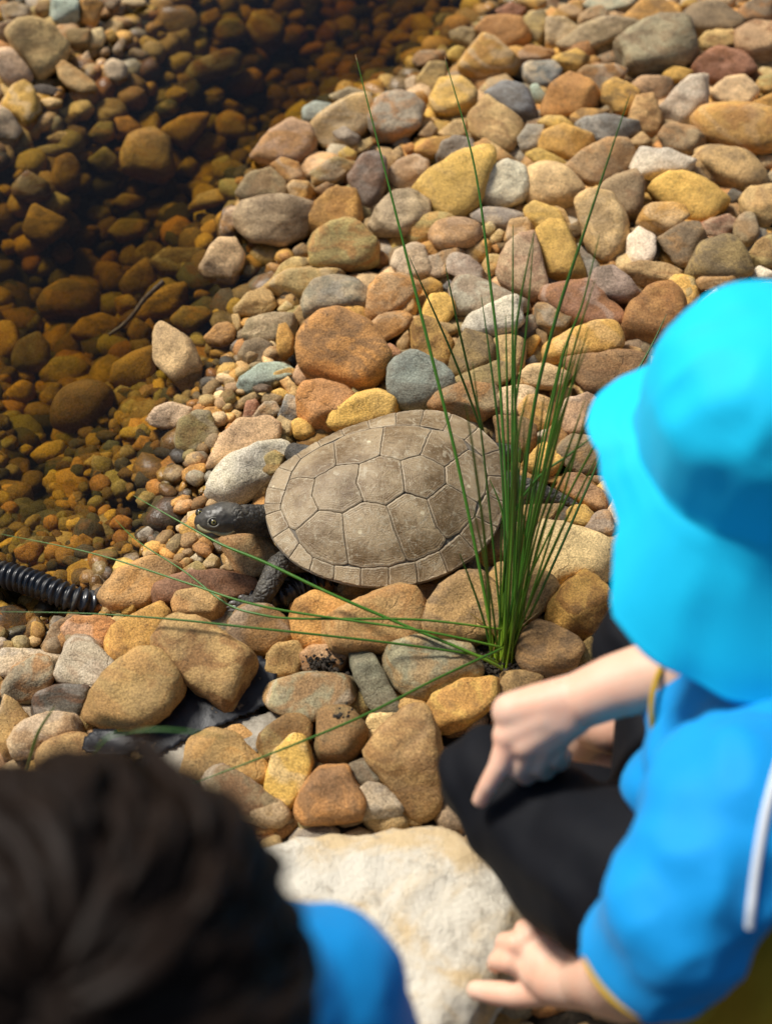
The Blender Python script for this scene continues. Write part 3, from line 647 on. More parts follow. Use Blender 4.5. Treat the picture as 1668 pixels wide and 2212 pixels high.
# ------------------------------------------------------------------ ground, pond bed, water
SHORE = [(1180, -400), (1080, -60), (1000, 50), (900, 130), (760, 195), (690, 250), (600, 300), (530, 380), (505, 470), (525, 560), (535, 620), (520, 680), (525, 740), (500, 800),
         (440, 870), (415, 940), (395, 1000), (415, 1060), (400, 1130), (350, 1195), (250, 1250), (200, 1335), (120, 1365), (40, 1395), (-300, 1410)]
BANK = [(-300, 330), (20, 315), (60, 255), (110, 235), (190, 195), (280, 165), (320, 90), (345, 30), (380, -60), (430, -400)]
POND = np.array([at_z(x, y, 0)[:2] for x, y in SHORE + BANK])
def shore_dist(P):
    """signed distance to the water line on the ground: land positive, pond negative"""
    P = np.asarray(P, float); best = np.full(len(P), 9e9); ins = np.zeros(len(P), bool); n = len(POND)
    for i in range(n):
        a, b = POND[i], POND[(i + 1) % n]; ab = b - a
        t = np.clip(((P - a) @ ab) / (ab @ ab), 0, 1); best = np.minimum(best, np.linalg.norm(P - a - t[:, None] * ab, axis=1))
        c = ((a[1] > P[:, 1]) != (b[1] > P[:, 1])) & (P[:, 0] < (b[0] - a[0]) * (P[:, 1] - a[1]) / (b[1] - a[1] + 1e-12) + a[0]); ins ^= c
    return np.where(ins, -best, best)
def base_z(P):
    s = shore_dist(P)
    return np.where(s > 0, -.006 + .05 * (1 - np.exp(-np.maximum(s, 0) / .22)), -.006 - np.interp(np.asarray(P)[:, 1], [1.05, 1.65], [.07, .17]) * (1 - np.exp(-np.maximum(-s, 0) / .16)))
def on_ground(x, y, up=0.):
    z = 0.
    for _ in range(14):
        p = at_z(x, y, z); z = .5 * z + .5 * (float(base_z([p[:2]])[0]) + up)
    return at_z(x, y, z)
gx = np.concatenate([[-60, -20, -8, -4, -2.4], np.arange(-1.6, 1.61, .025), [2.4, 4, 8, 20, 60]]); gy = np.concatenate([[-30, -8, -3, -1.2], np.arange(-.4, 3.3, .025), [3.8, 5, 9, 20, 60]])
GX, GY = np.meshgrid(gx, gy); PP = np.c_[GX.ravel(), GY.ravel()]; Z = base_z(PP) - .012 + .004 * fbm(np.c_[PP * 30, PP[:, :1] * 0], 3)
nx = len(gx); F = [(j * nx + i, j * nx + i + 1, (j + 1) * nx + i + 1, (j + 1) * nx + i) for j in range(len(gy) - 1) for i in range(nx - 1)]
S = Nodes('soil'); tc = S.n('TexCoord'); n1 = S.noise(tc.outputs['Object'], 60, 6, .7); n2 = S.noise(tc.outputs['Object'], 320, 4, .7)
M_SOIL = S.done(S.mix(S.rng(n1, .35, .7, 0, 1), (.018, .014, .010), (.07, .052, .034)), .95, S.bump(S.math('ADD', n1, n2), .006, 1.0), .2)
tag(mesh_obj('ground', np.c_[PP, Z], F, M_SOIL), kind='structure')
# water: a closed sheet over the basin, amber by the length of the path through it
S = Nodes('water'); S.t.nodes.remove(S.b)
tr = S.n('BsdfTransparent'); gl = S.n('BsdfGlossy'); gl.inputs['Roughness'].default_value = .015; fr = S.n('Fresnel'); fr.inputs['IOR'].default_value = 1.22; mx = S.n('MixShader')
tc = S.n('TexCoord'); nb = S.bump(S.noise(tc.outputs['Object'], 16, 2, .4), .0016, .6); S.l(nb, gl.inputs['Normal']); S.l(nb, fr.inputs['Normal'])
S.l(fr.outputs[0], mx.inputs[0]); S.l(tr.outputs[0], mx.inputs[1]); S.l(gl.outputs[0], mx.inputs[2]); S.l(mx.outputs[0], S.out.inputs['Surface'])
ab = S.n('VolumeAbsorption'); ab.inputs['Color'].default_value = (.67, .61, .0, 1); ab.inputs['Density'].default_value = 14; S.l(ab.outputs[0], S.out.inputs['Volume'])
WX0, WX1, WY0, WY1 = -2.2, .9, .5, 3.2
EMERGENT = []          # filled by the stones that break the surface: the water climbs a little against them
M_WATER = S.m
def make_water():
    sx = np.arange(WX0, WX1 + .001, .0125); sy = np.arange(WY0, WY1 + .001, .0125); X, Y = np.meshgrid(sx, sy); P = np.c_[X.ravel(), Y.ravel()]; z = np.zeros(len(P))
    for c, r in EMERGENT:
        d = np.linalg.norm(P - np.array(c), axis=1); z += .0035 * np.exp(-np.maximum(d - r * .8, 0) / .009) * (d < r + .06)
    z = np.minimum(z, .004)
    n = len(sx); m = len(sy); V = [(*p, q) for p, q in zip(P, z)]; F = [(j * n + i, j * n + i + 1, (j + 1) * n + i + 1, (j + 1) * n + i) for j in range(m - 1) for i in range(n - 1)]
    k = len(V); V += [(WX0, WY0, -.3), (WX1, WY0, -.3), (WX1, WY1, -.3), (WX0, WY1, -.3)]; F.append((k + 3, k + 2, k + 1, k))
    F.append(tuple([k, k + 1] + [i for i in range(n - 1, -1, -1)])); F.append(tuple([k + 2, k + 3] + [(m - 1) * n + i for i in range(n)]))
    F.append(tuple([k + 3, k] + [j * n for j in range(m)])); F.append(tuple([k + 1, k + 2] + [j * n + n - 1 for j in range(m - 1, -1, -1)]))
    return tag(mesh_obj('water', V, F, M_WATER), kind='structure')

# ------------------------------------------------------------------ stones
def hull(P):
    P = sorted(map(tuple, P)); cr = lambda o, a, b: (a[0] - o[0]) * (b[1] - o[1]) - (a[1] - o[1]) * (b[0] - o[0])
    def half(Q):
        h = []
        for p in Q:
            while len(h) >= 2 and cr(h[-2], h[-1], p) <= 0: h.pop()
            h.append(p)
        return h[:-1]
    return np.array(half(P) + half(P[::-1]))
def stone_shape(poly, frame, p, rng, sub, thick=.78, rough=1.0):
    """a rounded polytope: side faces from the outline of the stone, bevels, and worn top and under faces"""
    H = hull(poly); E = np.roll(H, -1, 0) - H; L = np.linalg.norm(E, axis=1); ok = L > 1e-6; H, E, L = H[ok], E[ok], L[ok]
    N2 = np.c_[E[:, 1], -E[:, 0]] / L[:, None]; D = (N2 * H).sum(1); mn = D.min(); t = thick * min(mn * 1.15, np.median(D))
    pl = []; 
    for n, d in zip(N2, D):
        pl.append((n[0], n[1], rng.uniform(-.10, .10), d))
        for sg in (1, -1):
            if p > 12 and rng.random() < .6: continue
            a = rng.uniform(.55, 1.0); c, s = math.cos(a), math.sin(a) * sg; pl.append((n[0] * c, n[1] * c, s, (d * c + t * abs(s)) * rng.uniform(.80, .93)))
    up = frame.T @ np.array([0, 0, 1.]); f = np.array([0, 0, 1.]) + .55 * up + rng.normal(0, .16, 3); f /= np.linalg.norm(f); pl.append((*f, t)); 
    g = np.array([0, 0, -1.]) + rng.normal(0, .15, 3); g /= np.linalg.norm(g); pl.append((*g, t))
    for _ in range(3 if p < 12 else 4):
        q = rng.normal(0, 1, 3); q[2] = abs(q[2]); q /= np.linalg.norm(q); s = np.abs(q) @ np.array([np.abs(H[:, 0]).max(), np.abs(H[:, 1]).max(), t]); pl.append((*q, s * rng.uniform(.56, .78)))
    pl = np.array(pl); V, F = ico(sub)
    S_ = np.array([np.abs(H[:, 0]).max(), np.abs(H[:, 1]).max(), t]); dr = V * S_; dr /= np.linalg.norm(dr, axis=1)[:, None]
    q = np.maximum(dr @ pl[:, :3].T, 0) / pl[:, 3]; r = (q ** p).sum(1) ** (-1 / p)
    X = dr * r[:, None]; e_ = np.abs(H).max(0) / np.abs(X[:, :2]).max(0); X = X * np.array([e_[0], e_[1], (e_[0] + e_[1]) / 2]) * 1.12; size = float(np.mean(S_)); o = rng.uniform(0, 90, 3)
    amp = {11.: .038, 32.: .055, 52.: .065}[p] * rough
    X = X + dr * (size * amp * fbm(X / size * 1.7 + o, 3) + size * amp * .35 * fbm(X / size * 6 + o, 2))[:, None]
    return X @ frame.T, F, size, t
PEX = {'r': 11., 'm': 32., 'a': 52.}
rows = []
for ln in STONES.strip().splitlines():
    q = ln.split(); pts = np.array([cp(q[0], *map(float, s.split(','))) for s in q[3:]]); c = hull(pts).mean(0)
    A = .5 * abs(np.dot(pts[:, 0], np.roll(pts[:, 1], 1)) - np.dot(pts[:, 1], np.roll(pts[:, 0], 1)))
    rows.append(dict(col='tan_shaded' if q[1] == 'tan' and q[0] in 'FGNOK' else q[1], sh=q[2][0], fl=q[2][1:], pts=pts, c=c, area=A))  # tan foreground stones: weaker sunlight put into a darker base colour
land = sorted([r for r in rows if 'u' not in r['fl']], key=lambda r: -r['area']); keep = {id(r) for r in land[:298]}
PILE = []          # (verts, faces, colour) of what is too small to single out
STONE_OBJ = []
for i, r in enumerate(rows):
    rng = np.random.default_rng(1000 + i); c = r['c']; fl = r['fl']
    g = on_ground(*c); dpt = (g - CAMP).dot(FWD); k = K1 * dpt
    loc2 = (r['pts'] - c) * np.array([k, -k]); ext = np.abs(loc2).max(0); mnr = min(ext)
    if 'u' in fl: z = min(float(g.z) + .9 * mnr, -.80 * mnr - .008)
    elif 'e' in fl: z = .15 * mnr
    else: z = max(float(g.z) + .45 * mnr, .004)
    if 'l' in fl: z += .016
    cen = at_z(c[0], c[1], z); dpt2 = (cen - CAMP).dot(FWD); loc2 *= dpt2 / dpt
    n = (CAMP - cen).normalized(); rr = RGT - n * RGT.dot(n); rr.normalize(); uu = n.cross(rr); frame = np.array([rr, uu, n]).T
    near = 'u' not in fl
    X, Fc, size, t = stone_shape(loc2, frame, PEX[r['sh']], rng, 4 if near and mnr > .012 else 3, .80 if mnr < .02 else .74, 1.25 if near else 1.0)
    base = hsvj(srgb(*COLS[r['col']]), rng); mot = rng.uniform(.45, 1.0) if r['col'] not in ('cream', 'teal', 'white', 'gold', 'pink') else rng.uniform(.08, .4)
    if 'e' in fl: EMERGENT.append(((cen.x, cen.y), float(mnr)))
    r['mnr'] = mnr; r['asp'] = max(ext) / min(ext)
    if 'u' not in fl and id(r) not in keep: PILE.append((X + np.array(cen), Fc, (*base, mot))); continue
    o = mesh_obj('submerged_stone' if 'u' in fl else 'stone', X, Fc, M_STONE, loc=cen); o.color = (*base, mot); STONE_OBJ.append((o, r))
# ---- the gravel between and beneath them
PROTO = []
for i in range(14):
    rng = np.random.default_rng(50 + i); a = np.sort(rng.uniform(0, 6.283, 7)) ; poly = np.c_[np.cos(a) * rng.uniform(.9, 1.1), np.sin(a) * rng.uniform(.65, .95)]
    a = np.linspace(0, 6.283, 8)[:-1] + rng.uniform(-.3, .3, 7); poly = np.c_[np.cos(a), np.sin(a) * rng.uniform(.6, .95)]
    PROTO.append({s: stone_shape(poly, np.eye(3), rng.choice([11., 32., 52.]), rng, s, .7)[:2] for s in (2, 3)})
def scatter(pts_xy, rads, zoff, sub, pal, rng, out):
    zb = base_z(pts_xy)
    for (x, y), r, z in zip(pts_xy, rads, zb):
        X, Fc = PROTO[rng.integers(len(PROTO))][sub]
        q = Matrix.Rotation(rng.uniform(0, 6.28), 3, 'Z') @ Matrix.Rotation(rng.normal(0, .3), 3, 'X') @ Matrix.Rotation(rng.normal(0, .3), 3, 'Y')
        X = (X * r * rng.uniform(.8, 1.2, 3)) @ np.array(q).T + np.array([x, y, z + zoff * r])
        out.append((X, Fc, (*hsvj(srgb(*COLS[pal[rng.integers(len(pal))]]), rng, .3), rng.uniform(.2, .9))))
def jitter_grid(x0, x1, y0, y1, s, rng):
    X, Y = np.meshgrid(np.arange(x0, x1, s), np.arange(y0, y1, s)); P = np.c_[X.ravel(), Y.ravel()]; return P + rng.uniform(-.42, .42, P.shape) * s
def pix(P, z):
    v = np.c_[P, z] - np.array(CAMP); d = v @ np.array(FWD); return np.c_[834 + v[:, 0] / d / K1, 1106 - (v @ np.array(UPV)) / d / K1]
def join(name, parts, mat):
    V = np.concatenate([p[0] for p in parts]); off = np.cumsum([0] + [len(p[0]) for p in parts[:-1]]); F = np.concatenate([p[1] + o for p, o in zip(parts, off)])
    C = np.concatenate([np.repeat(np.array([p[2]]), len(p[0]), 0) for p in parts]); me = bpy.data.meshes.new(name)
    me.vertices.add(len(V)); me.vertices.foreach_set('co', V.ravel()); me.loops.add(F.size); me.loops.foreach_set('vertex_index', F.ravel().astype(np.int32))
    me.polygons.add(len(F)); me.polygons.foreach_set('loop_start', np.arange(0, F.size, 3, dtype=np.int32)); me.polygons.foreach_set('use_smooth', np.ones(len(F), bool)); me.update(calc_edges=True); me.validate()
    at = me.color_attributes.new('Col', 'FLOAT_COLOR', 'POINT'); at.data.foreach_set('color', C.ravel().astype(np.float32)); me.materials.append(mat)
    o = bpy.data.objects.new(name, me); COL.objects.link(o); return o
rng = np.random.default_rng(3)
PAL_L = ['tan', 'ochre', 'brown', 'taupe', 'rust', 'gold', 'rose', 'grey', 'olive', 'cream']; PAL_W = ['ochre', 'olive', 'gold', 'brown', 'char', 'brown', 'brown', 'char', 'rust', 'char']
P = jitter_grid(-1.4, 1.4, .1, 3.1, .031, rng); px = pix(P, 0 * P[:, 0]); s = shore_dist(P)
ok = (px[:, 0] > -420) & (px[:, 0] < 2350) & (px[:, 1] > -300) & (px[:, 1] < 2750)
A_ = ok & (s > -.01); scatter(P[A_], rng.uniform(.010, .030, A_.sum()), -.6, 2, PAL_L, rng, PILE)
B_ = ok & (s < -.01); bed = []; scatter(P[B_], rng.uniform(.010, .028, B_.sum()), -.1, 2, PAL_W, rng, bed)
P = jitter_grid(-.9, .5, .7, 2.4, .0145, rng); px = pix(P, 0 * P[:, 0]); s = shore_dist(P)
ok = (px[:, 0] > -80) & (px[:, 0] < 1000) & (px[:, 1] > -80) & (px[:, 1] < 1450)
zone = ok & (s > -.17) & (s < .05) & (px[:, 1] > 700); lo = zone & (s < 0); hi = zone & (s >= 0)
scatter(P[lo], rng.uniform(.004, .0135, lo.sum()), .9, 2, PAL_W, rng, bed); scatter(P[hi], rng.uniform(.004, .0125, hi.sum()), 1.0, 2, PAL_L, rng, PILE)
tag(join('gravel', PILE, M_GRAVEL), 'small loose stones filling the gaps of the cobble bank', 'gravel', kind='stuff')
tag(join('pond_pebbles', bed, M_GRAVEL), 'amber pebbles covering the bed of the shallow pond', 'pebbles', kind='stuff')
make_water()

# ------------------------------------------------------------------ the turtle
def turtle():
    root = empty('turtle', at_z(830, 1100, .02)); tag(root, 'grey-brown freshwater turtle with outstretched neck walking over the stones', 'turtle')
    cx, cy = cp('T', 790, 615); O = at_z(cx, cy, .082); n = Vector((.05, -.10, 1)).normalized(); ex = (RGT - n * RGT.dot(n)).normalized(); ey = n.cross(ex)
    def flat(x, y, up=0.):
        p = at_plane(x, y, O + n * up, n) - O; return np.array([p.dot(ex), p.dot(ey)])
    SEAM = [((155, 690), (58, 718)), ((155, 650), (55, 650)), ((180, 570), (75, 545)), ((222, 455), (140, 425)), ((280, 372), (248, 345)), ((400, 298), (380, 265)), ((545, 232), (528, 192)), ((705, 188), (690, 138)),
            ((865, 168), (862, 88)), ((1010, 170), (1040, 70)), ((1155, 200), (1210, 95)), ((1285, 258), (1370, 180)), ((1390, 355), (1505, 315)), ((1430, 475), (1533, 485)), ((1415, 590), (1533, 640)),
            ((1350, 725), (1490, 800)), ((1255, 838), (1370, 955)), ((1130, 940), (1185, 1075)), ((985, 1005), (998, 1140)), ((820, 1040), (820, 1162)), ((650, 1048), (645, 1158)), ((490, 1030), (480, 1122)),
            ((355, 985), (330, 1065)), ((270, 895), (205, 985)), ((205, 795), (105, 865))]
    outer = [flat(*cp('T', *o)) for _, o in SEAM]
    rim = np.array([p[:2] for p in catmull([(*o, 0) for o in outer], 12, True)]); cen = rim.mean(0); ra = np.unwrap(np.arctan2(*(rim - cen).T[::-1])); rr = np.linalg.norm(rim - cen, axis=1)
    od = np.argsort(ra % (2 * math.pi)); RA = (ra % (2 * math.pi))[od]; RR = rr[od]
    H = .047
    def s_of(q):
        v = q - cen; return np.linalg.norm(v) / np.interp(math.atan2(v[1], v[0]) % (2 * math.pi), RA, RR, period=2 * math.pi)
    def hgt(q):
        s = min(s_of(q), 1.); return H * (1 - s ** 2.1) ** 1.18
    def lift(x, y):                                # a seen point of the shell, brought back onto the dome
        u = 0.
        for _ in range(25): q = flat(*cp('T', x, y), u); u = .55 * u + .45 * hgt(q)
        return q
    def W(q, up): return O + ex * float(q[0]) + ey * float(q[1]) + n * (hgt(q) + up)
    # shell base with its rim and underside
    S = Nodes('shell_seam'); tc = S.n('TexCoord'); M_SEAM = S.done(S.mix(S.noise(tc.outputs['Object'], 300), srgb(84, 76, 66), srgb(130, 120, 104)), .8)
    V = []; F = []; nr = len(rim); rings = [(1., .0), (1.004, -.0022), (.985, -.0045), (.9, -.012), (.75, -.022), (.4, -.03)]
    top = [1., .97, .9, .8, .65, .45, .22]
    for f in reversed(top): V += [W(cen + (p - cen) * f, -.0012) for p in rim]
    for f, d in rings[1:]: V += [O + ex * float(q[0]) + ey * float(q[1]) + n * d for q in [cen + (p - cen) * f for p in rim]]
    nrg = len(top) + len(rings) - 1
    for k in range(nrg - 1):
        for i in range(nr): j = (i + 1) % nr; F.append((k * nr + i, k * nr + j, (k + 1) * nr + j, (k + 1) * nr + i))
    F.append(tuple(range(nr - 1, -1, -1))); F.append(tuple((nrg - 1) * nr + i for i in range(nr)))
    shell = put(mesh_obj('shell', V, F, M_SEAM), root)
    # scutes
    S = Nodes('scute'); at = S.n('Attribute', attribute_name='grow'); sx = S.n('SeparateXYZ'); S.l(at.outputs['Vector'], sx.inputs[0]); tc = S.n('TexCoord'); v = tc.outputs['Object']
    oi = S.n('ObjectInfo'); wv = S.n('VectorMath', operation='ADD'); S.l(v, wv.inputs[0]); S.l(oi.outputs['Random'], wv.inputs[1]); v = wv.outputs[0]
    st = S.noise(at.outputs['Vector'], 1.0, 4, .6, .4); n1 = S.noise(v, 17, 5, .65); n2 = S.noise(v, 170, 5, .7, 1.2); n3 = S.noise(v, 700, 3, .7)
    mp = S.n('Mapping'); mp.inputs['Scale'].default_value = (60, 520, 300); mp.inputs['Rotation'].default_value = (0, 0, .5); S.l(v, mp.inputs['Vector']); scr = S.noise(mp.outputs[0], 1.0, 3, .6, 1.5)
    c = S.mix(S.rng(n1, .35, .65, 0, 1), srgb(108, 86, 56), srgb(164, 144, 114))
    c = S.mix(S.math('MULTIPLY', S.rng(n2, .52, .68, 0, 1), .65), c, srgb(172, 160, 138))
    c = S.mix(S.math('MULTIPLY', S.rng(n2, .30, .44, 1, 0), .6), c, srgb(92, 76, 56))
    c = S.mix(S.math('MULTIPLY', S.rng(st, .56, .75, 0, 1), .22), c, srgb(88, 76, 62))
    c = S.mix(S.math('MULTIPLY', S.rng(scr, .60, .68, 0, 1), .5), c, srgb(186, 176, 156))
    edge = S.rng(sx.outputs['Z'], .0, .0022, 1, 0); rdg = S.math('MULTIPLY', S.rng(sx.outputs['Z'], .0004, .0010, 0, 1), S.rng(sx.outputs['Z'], .0012, .0030, 1, 0))
    c = S.mix(S.math('MULTIPLY', rdg, .32), c, srgb(186, 174, 154)); c = S.mix(S.rng(sx.outputs['Z'], .0, .0006, .8, 0), c, srgb(82, 75, 68))
    c = S.mix(1.0, c, S.mix(S.math('FRACT', S.math('MULTIPLY', oi.outputs['Random'], 7.3)), (.86, .83, .77), (1.14, 1.12, 1.06)), 'MULTIPLY'); n5 = S.noise(v, 55, 5, .7, 1.5); c = S.mix(S.rng(n5, .56, .64, 0, .6), c, srgb(184, 170, 142)); c = S.mix(S.rng(n5, .30, .40, .5, 0), c, srgb(84, 70, 48))
    wvx = S.n('Math', operation='SINE'); S.l(S.math('MULTIPLY', S.math('ADD', sx.outputs['Z'], S.math('MULTIPLY', n1, .004)), 2600.), wvx.inputs[0]); rings_ = wvx.outputs[0]
    spot = S.n('TexVoronoi'); spot.inputs['Scale'].default_value = 42; S.l(v, spot.inputs['Vector']); sp = S.math('MULTIPLY', S.rng(spot.outputs['Distance'], .07, .12, 1, 0), S.rng(n1, .56, .6, 0, 1)); c = S.mix(sp, c, srgb(212, 196, 160))
    h = S.math('ADD', S.math('MULTIPLY', n2, .8), S.math('MULTIPLY', n3, .35)); h = S.math('ADD', h, S.math('MULTIPLY', st, .4)); h = S.math('ADD', h, S.math('MULTIPLY', scr, .3)); h = S.math('ADD', h, S.math('MULTIPLY', rings_, S.rng(sx.outputs['Z'], .002, .016, .09, .0)))
    M_SCUTE = S.done(c, S.rng(n2, .3, .7, .36, .62), S.bump(h, .0014, .75), .45)
    def scute(poly, focus=None, amp=.0007, name='scute'):
        P = np.array([p[:2] for p in poly]); L = np.linalg.norm(np.roll(P, -1, 0) - P, axis=1); cum = np.r_[0, np.cumsum(L)]; N = max(40, min(90, int(cum[-1] / .0032))); Q = []
        for u in np.linspace(0, cum[-1], N, endpoint=False):
            k = np.searchsorted(cum, u, 'right') - 1; t = (u - cum[k]) / max(L[k], 1e-9); Q.append(P[k] * (1 - t) + P[(k + 1) % len(P)] * t)
        Q = np.array(Q); Q = Q + .0006 * np.c_[vnoise(np.c_[Q * 260, Q[:, :1] * 0]), vnoise(np.c_[Q * 260 + 50, Q[:, :1] * 0])]
        c0 = P.mean(0); rad = np.linalg.norm(Q - c0, axis=1).mean(); V = []; G = []; ds = [.0001, .0005, .0012, .003, .0055]; fr = [max(.02, 1 - d / rad) for d in ds] + [x for x in (.8, .66, .5, .33, .16) if x < 1 - .0075 / rad]
        for f in fr:
            for k, q in enumerate(Q):
                p = c0 + (q - c0) * f; e = (1 - f) * np.linalg.norm(q - c0); bev = -.0012 * math.exp(-e / .00035) + .0004 * math.exp(-((e - .0012) / .0007) ** 2) + amp * min(1, e / .02)
                bev += .0006 * math.sin(e * 1500) * min(1, e / .004) * .35
                a = math.atan2(q[1] - c0[1], q[0] - c0[0]); V.append(W(p, bev + .0004)); G.append((math.cos(a) * 9 + c0[0] * 99, math.sin(a) * 9, e))
        V.append(W(c0, amp + .0004)); G.append((c0[0] * 99, 0, rad)); F = []; m = len(fr)
        for k in range(m - 1):
            for i in range(N): j = (i + 1) % N; F.append((k * N + i, k * N + j, (k + 1) * N + j, (k + 1) * N + i))
        for i in range(N): F.append(((m - 1) * N + i, (m - 1) * N + (i + 1) % N, m * N))
        base = np.mean(V, axis=0); o = mesh_obj(name, [Vector(x) - Vector(base) for x in V], F, M_SCUTE, loc=base); at = o.data.attributes.new('grow', 'FLOAT_VECTOR', 'POINT'); at.data.foreach_set('vector', np.array(G, np.float32).ravel())
        o.parent = shell; o.matrix_parent_inverse = (Matrix.Translation(root.location) @ shell.matrix_parent_inverse).inverted(); return o
    SC = [[(205, 505), (265, 487), (365, 495), (345, 605), (388, 692), (245, 818), (205, 795), (155, 690), (155, 655), (185, 560)],
          [(365, 495), (495, 415), (640, 405), (620, 530), (665, 635), (535, 710), (388, 692), (345, 605)], [(640, 405), (765, 355), (895, 385), (905, 480), (920, 580), (805, 660), (665, 635), (620, 530)],
          [(895, 385), (1015, 350), (1165, 425), (1175, 530), (1055, 625), (920, 580), (905, 480)], [(1165, 425), (1310, 315), (1390, 355), (1430, 475), (1415, 590), (1365, 645), (1175, 530)],
          [(205, 505), (225, 455), (280, 375), (400, 300), (480, 270), (495, 415), (365, 495), (265, 487)], [(480, 270), (545, 232), (705, 190), (790, 178), (765, 355), (640, 405), (495, 415)],
          [(790, 178), (865, 168), (1010, 172), (1080, 195), (1015, 350), (895, 385), (765, 355)], [(1080, 195), (1155, 200), (1285, 258), (1310, 315), (1165, 425), (1015, 350)],
          [(245, 818), (388, 692), (535, 710), (550, 870), (570, 1025), (490, 1030), (355, 985), (270, 895)], [(535, 710), (665, 635), (805, 660), (860, 830), (930, 1008), (820, 1040), (650, 1048), (570, 1025), (550, 870)],
          [(805, 660), (920, 585), (1055, 625), (1110, 790), (1175, 873), (1130, 940), (985, 1005), (930, 1008), (860, 830)], [(1055, 625), (1175, 530), (1365, 645), (1350, 730), (1255, 835), (1175, 873), (1110, 790)]]
    for s in SC: scute([lift(*p) for p in s], amp=.0011)
    m = len(SEAM)
    for i in range(m):
        a, b = SEAM[i], SEAM[(i + 1) % m]; arc = [rim[(i * 12 + k) % nr] for k in range(13)]
        inn = [lift(*a[0]), lift(*b[0])]; scute([inn[1], inn[0]] + [cen + (p - cen) * .9985 for p in arc], amp=.0004)
    # soft body, one skin: head, neck, legs, tail
    S = Nodes('turtle_skin'); tc = S.n('TexCoord'); v = tc.outputs['Object']; n1 = S.noise(v, 60, 4, .6); n2 = S.noise(v, 900, 3, .7)
    vo = S.n('TexVoronoi', feature='F1'); vo.inputs['Scale'].default_value = 330; S.l(v, vo.inputs['Vector']); vb = S.n('TexVoronoi', feature='DISTANCE_TO_EDGE'); vb.inputs['Scale'].default_value = 150; S.l(v, vb.inputs['Vector'])
    smooth_head = S.n('SeparateXYZ'); S.l(v, smooth_head.inputs[0]); hx = at_z(*cp('K', 590, 400), .09).x
    hd = S.rng(smooth_head.outputs['X'], hx - .004, hx + .004, 0, 1)
    c = S.mix(S.rng(n1, .35, .65, 0, 1), srgb(54, 50, 44), srgb(90, 85, 75)); c = S.mix(S.math('MULTIPLY', hd, S.rng(vb.outputs['Distance'], .0, .1, .75, 0)), c, srgb(34, 32, 30))
    c = S.mix(S.math('MULTIPLY', hd, S.math('MULTIPLY', S.rng(vo.outputs['Distance'], .1, .25, 1, 0), S.rng(n1, .5, .6, 0, .5))), c, srgb(150, 144, 128))
    sc_ = S.noise(v, 420, 3, .6, 3); c = S.mix(S.math('MULTIPLY', S.rng(sc_, .62, .68, 0, .5), S.rng(n1, .5, .6, 0, 1)), c, srgb(150, 146, 138))
    h = S.math('ADD', S.math('MULTIPLY', hd, S.math('ADD', S.rng(vb.outputs['Distance'], .0, .3, 0, 1.0), S.rng(vo.outputs['Distance'], 0, .6, .6, 0))), S.math('MULTIPLY', n2, .15))
    M_SKIN = S.done(c, S.rng(hd, 0, 1, .42, .6), S.bump(h, .0011, .8), .45)
    def kz(x, y, z): return at_z(*cp('K', x, y), z)
    u = .0001                                      # one enlarged-view pixel in metres, near enough
    b = Blob()
    hz = .094
    b.chain([(kz(192, 470, hz - .004), .0068), (kz(250, 440, hz), .0125), (kz(330, 420, hz + .001), .0160), (kz(450, 405, hz + .001), .0180), (kz(545, 410, hz), .0175), (kz(640, 418, hz - .005), .0152),
             (kz(760, 412, hz - .012), .0158), (kz(880, 425, hz - .023), .0172), (kz(1000, 440, hz - .036), .0185), (kz(1300, 450, .048), .020)])
    b.ball(kz(235, 500, hz - .006), (.0105, .011, .007)); b.ball(kz(330, 520, hz - .007), (.014, .014, .009)); b.ball(kz(340, 452, hz + .006), .0068); b.ball(kz(212, 362, hz + .004), .0058)
    b.chain([(kz(1420, 850, .044), .018), (kz(1200, 915, .046), .0145), (kz(1090, 985, .049), .0135), (kz(1020, 1120, .048), .0125), (kz(950, 1260, .044), .0115), (kz(900, 1350, .038), .0105), (kz(800, 1410, .034), .0085), (kz(690, 1415, .034), .0065)])
    b.ball(kz(850, 1400, .032), (.013, .011, .007)); b.chain([(kz(760, 1440, .031), .006), (kz(640, 1450, .030), .0042)]); b.chain([(kz(780, 1390, .036), .006), (kz(690, 1340, .037), .004)]); b.chain([(kz(720, 1410, .034), .005), (kz(610, 1400, .033), .004)])
    nd = lambda x, y, z: at_z(*cp('N', x, y), z)
    b.chain([(nd(60, 430, .062), .018), (nd(250, 470, .058), .0145), (nd(380, 495, .055), .0120), (nd(520, 535, .052), .0090), (nd(640, 580, .050), .0062), (nd(740, 622, .048), .0030)])
    b.chain([(nd(-80, 230, .055), .018), (nd(120, 210, .045), .013), (nd(250, 200, .040), .009), (nd(275, 240, .036), .006)])
    ed = lambda x, y, z: at_z(*cp('E', x, y), z)
    b.chain([(ed(1050, 640, .055), .02), (ed(1110, 720, .04), .013), (ed(1150, 740, .032), .009)]); b.chain([(ed(480, 300, .06), .018), (ed(430, 270, .045), .012)])
    b.ball(O - n * .024, (.105, .075, .022), None)
    body = b.build('body', M_SKIN, None, .0012, 3, lambda co: .0004 * fbm(co * 260, 2)); put(body, root)
    def on_skin(x, y, out=0.): return onto(body, *cp('K', x, y), out)
    # eyes, jaw stripe, claws
    S = Nodes('turtle_eye'); tc = S.n('TexCoord'); sx = S.n('VectorMath', operation='DISTANCE'); S.l(tc.outputs['Object'], sx.inputs[0]); dirn = (CAMP - kz(350, 450, hz)).normalized(); sx.inputs[1].default_value = dirn * .0052
    d = sx.outputs['Value']; c = S.mix(S.rng(d, .0023, .0027, 0, 1), srgb(128, 118, 66), srgb(44, 41, 34)); c = S.mix(S.rng(d, .0013, .0015, 1, 0), c, (.004, .004, .004)); M_EYE = S.done(c, .08)
    Vi, Fi = ico(3)
